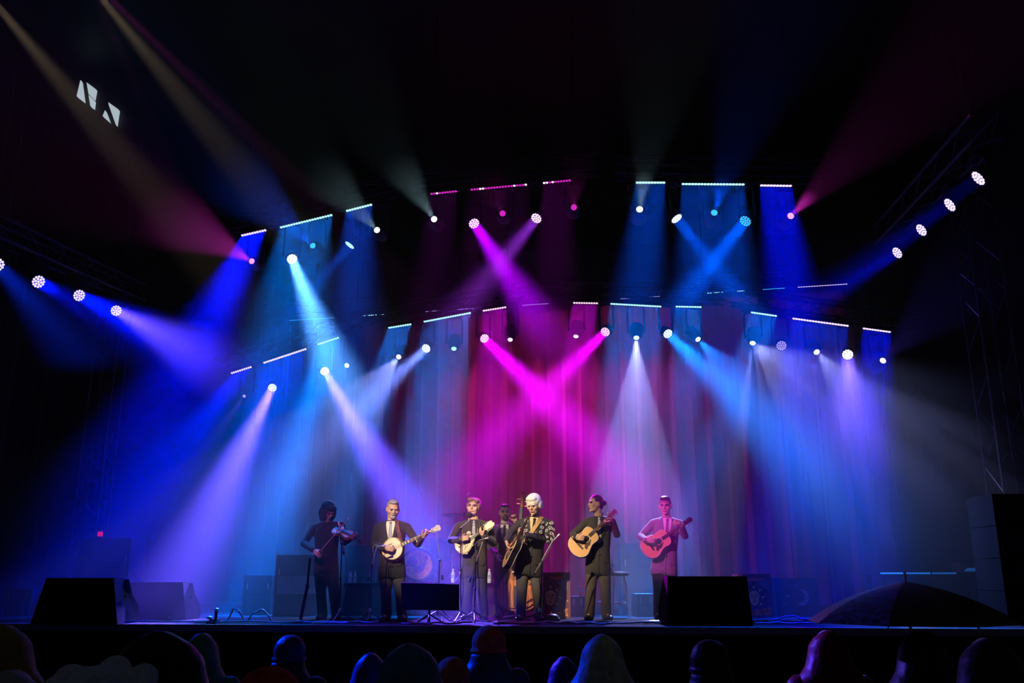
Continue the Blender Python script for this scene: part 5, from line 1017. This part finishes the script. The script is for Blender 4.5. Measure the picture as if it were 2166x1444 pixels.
for x in (xa + .06, xb - .06):
    for y in (15.06, 15.64): MB().box((x - .03, y - .03, DECK + .001), (x + .03, y + .03, zt - .03)).build('leg', BLACKM, t, smooth=False)
lp = Vector((P(2052, 1200, 15.2).x, 15.3, zt + .011)); t = thing('desk_console', 'blue-lit console box on the desk in the right wing', 'console', lp); MB().box(lp + Vector((-.16, -.12, 0)), lp + Vector((.16, .2, .16))).build('console_body', M('grey_console', (0.12, 0.12, 0.13), 0.5), t, smooth=False); MB().hexa([lp + Vector((x, -.125, z)) for x, z in ((-.12, .02), (.14, .02), (.14, .08), (-.06, .07))], [lp + Vector((x, -.121, z)) for x, z in ((-.12, .02), (.14, .02), (.14, .08), (-.06, .07))]).build('console_screen', E('console_blue', (0.02, 0.12, 0.5), .35), t, smooth=False)
def pa(label, px0, px1, D, z0, n, h=.42, dep=.7):
    a, c = P(px0, 1100, D).x, P(px1, 1100, D).x; t = thing('loudspeaker_stack', label, 'speaker', ((a + c) / 2, D + dep / 2, z0))
    for k in range(n): bx = MB().box((a, D, z0 + .001 + k * h), (c, D + dep, z0 + (k + 1) * h - .008)).build('cabinet', BLACKP, t, smooth=False); MB().box((a + .03, D - .01, z0 + .03 + k * h), (c - .03, D, z0 + (k + 1) * h - .035)).build('grille', M('plain_black_grille', (0.005, 0.005, 0.005), 0.9), bx, smooth=False)
pa('black loudspeaker stack at the far right edge of the stage', 2105, 2210, 12.2, DECK, 4)

# ------------------------------------------------------------------ the crowd in front of the stage, seen from behind
def watcher(label, px, top, D, hat, coat, style='hood', hw=.15, lean=(0, 0), raise_=None, shw=.235):
    hp = P(px, top, D); g = Vector((hp.x, D, 0)); t = thing('person', label, 'person', g, 'crowd in front of the stage'); zt = hp.z; hh = .25
    H = Vector((hp.x + lean[0] * .1, D, zt - hh / 2)); N = H - Vector((lean[0] * .05, -.01, .11)); HPv = Vector((hp.x, D + .02, zt * .52)); rt = Vector((1, 0, 0))
    SL, SR = N + Vector((-shw * .8, 0, -.11)), N + Vector((shw * .8, 0, -.11)); b = MB()
    def cowl(m, secs):
        m.loft([sup(H + Vector((0, y_, z_)), rt, Vector((0, 1, 0)), UPV, rx_, ry_, 24, 2.1) for z_, y_, rx_, ry_ in secs])
    b.ell(H + Vector((0, .01, .02)), (.075, .095, .10)); b.ell(H + Vector((0, .05, -.05)), (.06, .06, .07)); b.cap([H + Vector((0, .10, -.01)), H + Vector((0, .115, -.035))], [.012, .015], 8); b.cap([H, N], .055); b.cap([N, N.lerp(HPv, .5), HPv], [.07, .11, .11])
    arms = [(k, S_, S_ + Vector((.05 * k, .03, -.28)), S_ + Vector((-.01 * k, .23, -.34))) for k, S_ in ((-1, SL), (1, SR))]
    if raise_ is not None: w_ = Vector(raise_) - Vector((-.02, .05, .05)); arms[0] = (-1, SL, SL.lerp(w_, .5) + Vector((-.06, 0, -.16)), w_)
    for k, S_, E_, W_ in arms:
        b.cap([N + Vector((0, 0, -.08)), S_, E_, W_], [.05, .045, .035, .025]); add_hand(b, W_, (-.3 * k, .9, .1), (0, 0, -1), (-k, 0, .3), .8)
        f_ = Vector((hp.x + .10 * k, D, 0)); b.cap([HPv, HPv + Vector((.09 * k, 0, -.05)), (HPv + f_) / 2 + Vector((.05 * k, .02, 0)), f_ + Vector((0, 0, .08)), f_ + Vector((0, .12, .035))], [.09, .075, .055, .04, .032])
    vbuild(b, 'body', SKIN, t, .010, 2, .4)
    # coat down to the thighs with sleeves, trousers
    b = MB(); rings = [sup(Vector((hp.x, D + .02, zt * .40)), rt, Vector((0, 1, 0)), UPV, shw * 1.0, .20), sup(HPv, rt, Vector((0, 1, 0)), UPV, shw * .92, .18), sup(HPv.lerp(N, .6), rt, Vector((0, 1, 0)), UPV, shw * .92, .17), sup(N + Vector((0, 0, -.09)), rt, Vector((0, 1, 0)), UPV, shw * .85, .14), sup(N + Vector((0, 0, -.01)), rt, Vector((0, 1, 0)), UPV, .10, .10)]
    b.loft(rings)
    for k, S_, E_, W_ in arms: b.cap([S_, E_, W_ - Vector((0, .02, 0))], [.085, .07, .055])
    vbuild(b, 'raincoat', coat, t, .016, 4, .5)
    b = MB()
    for k in (-1, 1): f_ = Vector((hp.x + .10 * k, D, 0)); b.cap([HPv + Vector((.08 * k, 0, -.02)), (HPv + f_) / 2 + Vector((.03 * k, .02, 0)), f_ + Vector((0, .01, .09))], [.11, .085, .07]); 
    b.ell(HPv, (.16, .13, .12)); vbuild(b, 'trousers', BLACKP, t, .016, 3, .5)
    for k in (-1, 1): f_ = Vector((hp.x + .10 * k, D, 0)); b = MB(); b.ell(f_ + Vector((0, .08, .05)), (.055, .14, .05)); b.hexa([f_ + Vector((x, y, .001)) for x, y in ((-.04, -.04), (.04, -.04), (.04, .19), (-.04, .19))], [f_ + Vector((x, y, .03)) for x, y in ((-.04, -.04), (.04, -.04), (.04, .19), (-.04, .19))]); vbuild(b, 'shoe', SHOE, t, .014, 1, .4)
    b = MB()
    if style == 'hood':
        tx = (int(px) % 5 - 2) * .006; cowl(b, [(-.27, -.01, shw * 1.0, .15), (-.21, -.015, shw * .86, .15), (-.15, -.02, hw * 1.15, .145), (-.09, -.02, hw * .88, .135), (-.03, -.01, hw * .76, .130), (.03, -.01, hw * .68, .120), (.075, -.02, hw * .50, .095), (.105, -.035, hw * .28, .055), (.122, -.045, hw * .10, .02)]); b.cap([H + Vector((tx, -.125, .05)), H + Vector((-tx, -.145, -.06)), H + Vector((tx, -.15, -.16))], [.010, .016, .02], 8); b.cap([H + Vector((-hw * .5, -.06, .02)), H + Vector((-hw * .8, -.09, -.14))], [.012, .022], 8); b.cap([H + Vector((hw * .5, -.06, .0)), H + Vector((hw * .85, -.09, -.16))], [.012, .022], 8); vbuild(b, 'hood', hat, t, .012, 4, .5)
    elif style == 'beanie':
        b.ell(H + Vector((0, 0, .015)), (hw * .74, .118, .112)); b.ell(H + Vector((0, -.01, .085)), (hw * .36, .055, .042)); b.cap([H + Vector((hw * .72 * math.cos(a), .112 * math.sin(a), -.035)) for a in [k * .5236 for k in range(13)]], .014, 8); vbuild(b, 'beanie', hat, t, .010, 3, .5)
        b = MB(); cowl(b, [(-.27, -.01, shw * 1.0, .15), (-.20, -.015, shw * .80, .145), (-.14, -.02, hw * 1.0, .13), (-.09, -.02, hw * .78, .115), (-.045, -.02, hw * .74, .110)]); vbuild(b, 'scarf', coat, t, .014, 3, .5)
    elif style == 'fur':
        g_ = random.Random(int(px)); b.ell(H + Vector((0, 0, .02)), (hw * .8, .13, .12))
        for _ in range(26): a = g_.uniform(0, 6.28); z = g_.uniform(-.3, 1); b.ell(H + Vector((hw * .72 * math.cos(a) * math.sqrt(1 - z * z * .9), .11 * math.sin(a), .02 + .10 * z)), g_.uniform(.025, .042))
        vbuild(b, 'fur_hat', hat, t, .010, 2, .4)
    return t
RC = lambda n, c, r=.45: M('raincoat_' + n, c, r, bump=.35, scale=16, var=.3, spec=.12)
watcher('watcher in an orange-red beanie with a dark coat, below the double bass', 1034, 1322, 6.2, RC('orange_red', (0.60, 0.10, 0.04), .8), RC('dark_green', (0.03, 0.06, 0.06)), 'beanie', .155)
watcher('watcher in an orange hat low in front, left of the orange-red beanie', 957, 1388, 5.4, RC('rust', (0.50, 0.12, 0.04), .8), RC('dark_rust', (0.25, 0.06, 0.03)), 'beanie', .14)
watcher('watcher in a large blue hooded raincoat left of centre', 868, 1357, 4.6, RC('blue', (0.05, 0.14, 0.35)), RC('blue', (0.05, 0.14, 0.35)), 'hood', .20)
watcher('watcher in a smaller navy hood left of the large blue hood', 785, 1378, 5.9, RC('navy', (0.03, 0.05, 0.25)), RC('navy', (0.03, 0.05, 0.25)), 'hood', .15)
watcher('watcher in a pale pointed hood right of centre', 1272, 1338, 5.3, RC('pale_grey', (0.50, 0.48, 0.40)), RC('pale_green', (0.42, 0.48, 0.32)), 'hood', .165)
watcher('watcher in a dark blue hood left of the pale pointed hood', 1192, 1386, 6.9, RC('ink', (0.02, 0.03, 0.09)), RC('ink', (0.02, 0.03, 0.09)), 'hood', .15)
watcher('watcher in a red knitted hat low at the lower left', 572, 1408, 4.2, RC('red', (0.55, 0.05, 0.07), .8), RC('black', (0.02, 0.02, 0.02)), 'beanie', .19)
watcher('watcher with a brown hood cut by the left picture edge', 12, 1318, 4.6, RC('brown', (0.28, 0.18, 0.05)), RC('brown', (0.28, 0.18, 0.05)), 'hood', .20)
watcher('watcher in a grey hood in the lower left corner', 28, 1412, 3.4, RC('grey', (0.28, 0.30, 0.34)), RC('grey', (0.28, 0.30, 0.34)), 'hood', .17)
watcher('watcher in a pale blue furry hat at the bottom left', 228, 1416, 2.4, M('pale_blue_fur', (0.50, 0.58, 0.75), .95, bump=.5, scale=80), RC('grey', (0.28, 0.30, 0.34)), 'fur', .19)
watcher('watcher in a large black hood with a blue sheen, lower left', 345, 1330, 3.2, RC('black_shiny', (0.012, 0.014, 0.02), .3), RC('black_shiny', (0.012, 0.014, 0.02), .3), 'hood', .215, shw=.30)
watcher('watcher in a green hood right of the large black hood', 430, 1336, 6.0, RC('green', (0.06, 0.22, 0.12)), RC('green', (0.06, 0.22, 0.12)), 'hood', .15)
watcher('watcher in a dark cap between the green hood and the blue hoods', 615, 1342, 6.4, RC('night_blue', (0.03, 0.04, 0.10)), RC('black', (0.02, 0.02, 0.02)), 'beanie', .15)
watcher('watcher in a dark red raincoat left of the big umbrella', 1748, 1330, 5.8, RC('dark_red', (0.22, 0.012, 0.012)), RC('dark_red', (0.22, 0.012, 0.012)), 'hood', .17)
# umbrella
ap = P(1915, 1229, 5.25); t = thing('umbrella', 'large wet dark umbrella over the crowd at the lower right', 'umbrella', (ap.x, ap.y, ap.z - .95)); UR = .56; NR = 8
UM = [M('umbrella_black', (0.008, 0.008, 0.010), 0.4), M('umbrella_mottled', (0.03, 0.03, 0.06), 0.35, var=.95, scale=30)]  # second one is mottled, used on two neighbouring panels only
for k in range(NR):
    a0, a1 = k * 6.2832 / NR + .2, (k + 1) * 6.2832 / NR + .2
    def fn(i, j, a0=a0, a1=a1):
        u = j / 6; a = a0 + (a1 - a0) * i / 6; sag = 1 - .06 * math.sin(math.pi * i / 6) * u; r = UR * math.sin(u * .7) / math.sin(.7) * sag; z = ap.z - .22 * (.45 * u + .55 * (1 - math.cos(u * .7)) / (1 - math.cos(.7))) - .02 * u * math.sin(math.pi * i / 6) * 0
        return Vector((ap.x + r * math.cos(a), ap.y + r * math.sin(a), z))
    MB().grid(fn, 6, 6).build('canopy_panel', UM[1] if k in (3, 4) else UM[0], t, fix=False)
    MB().poly([Vector((ap.x + UR * math.sin(u * .11667) / math.sin(.7) * math.cos(a0), ap.y + UR * math.sin(u * .11667) / math.sin(.7) * math.sin(a0), ap.z - .006 - .22 * (.45 * u / 6 + .55 * (1 - math.cos(u * .11667)) / (1 - math.cos(.7))))) for u in range(7)], .004, 5).build('rib', STEEL, t)
MB().tube(ap + Vector((0, 0, .05)), ap - Vector((0, 0, .80)), .008, n=8).build('shaft', STEEL, t); MB().cap([ap - Vector((0, 0, .80)), ap - Vector((0, 0, .93))], .016, 8).build('grip', RUBBER, t)
grip_ = ap - Vector((0, 0, .87))
holder = watcher('watcher in black standing under the big umbrella', 1945, 1330, 4.95, RC('black', (0.02, 0.02, 0.02)), RC('black', (0.02, 0.02, 0.02)), 'hood', .17, raise_=grip_)
watcher('watcher in a dark patterned coat in the lower right corner', 2085, 1345, 4.2, RC('black', (0.02, 0.02, 0.02)), RC('dark_pattern', (0.05, 0.05, 0.07)), 'hood', .18)
watcher('watcher in a black coat at the bottom right of centre', 1500, 1352, 5.2, RC('black', (0.02, 0.02, 0.02)), RC('black', (0.02, 0.02, 0.02)), 'beanie', .15)

bpy.data.scenes.remove(TMP)
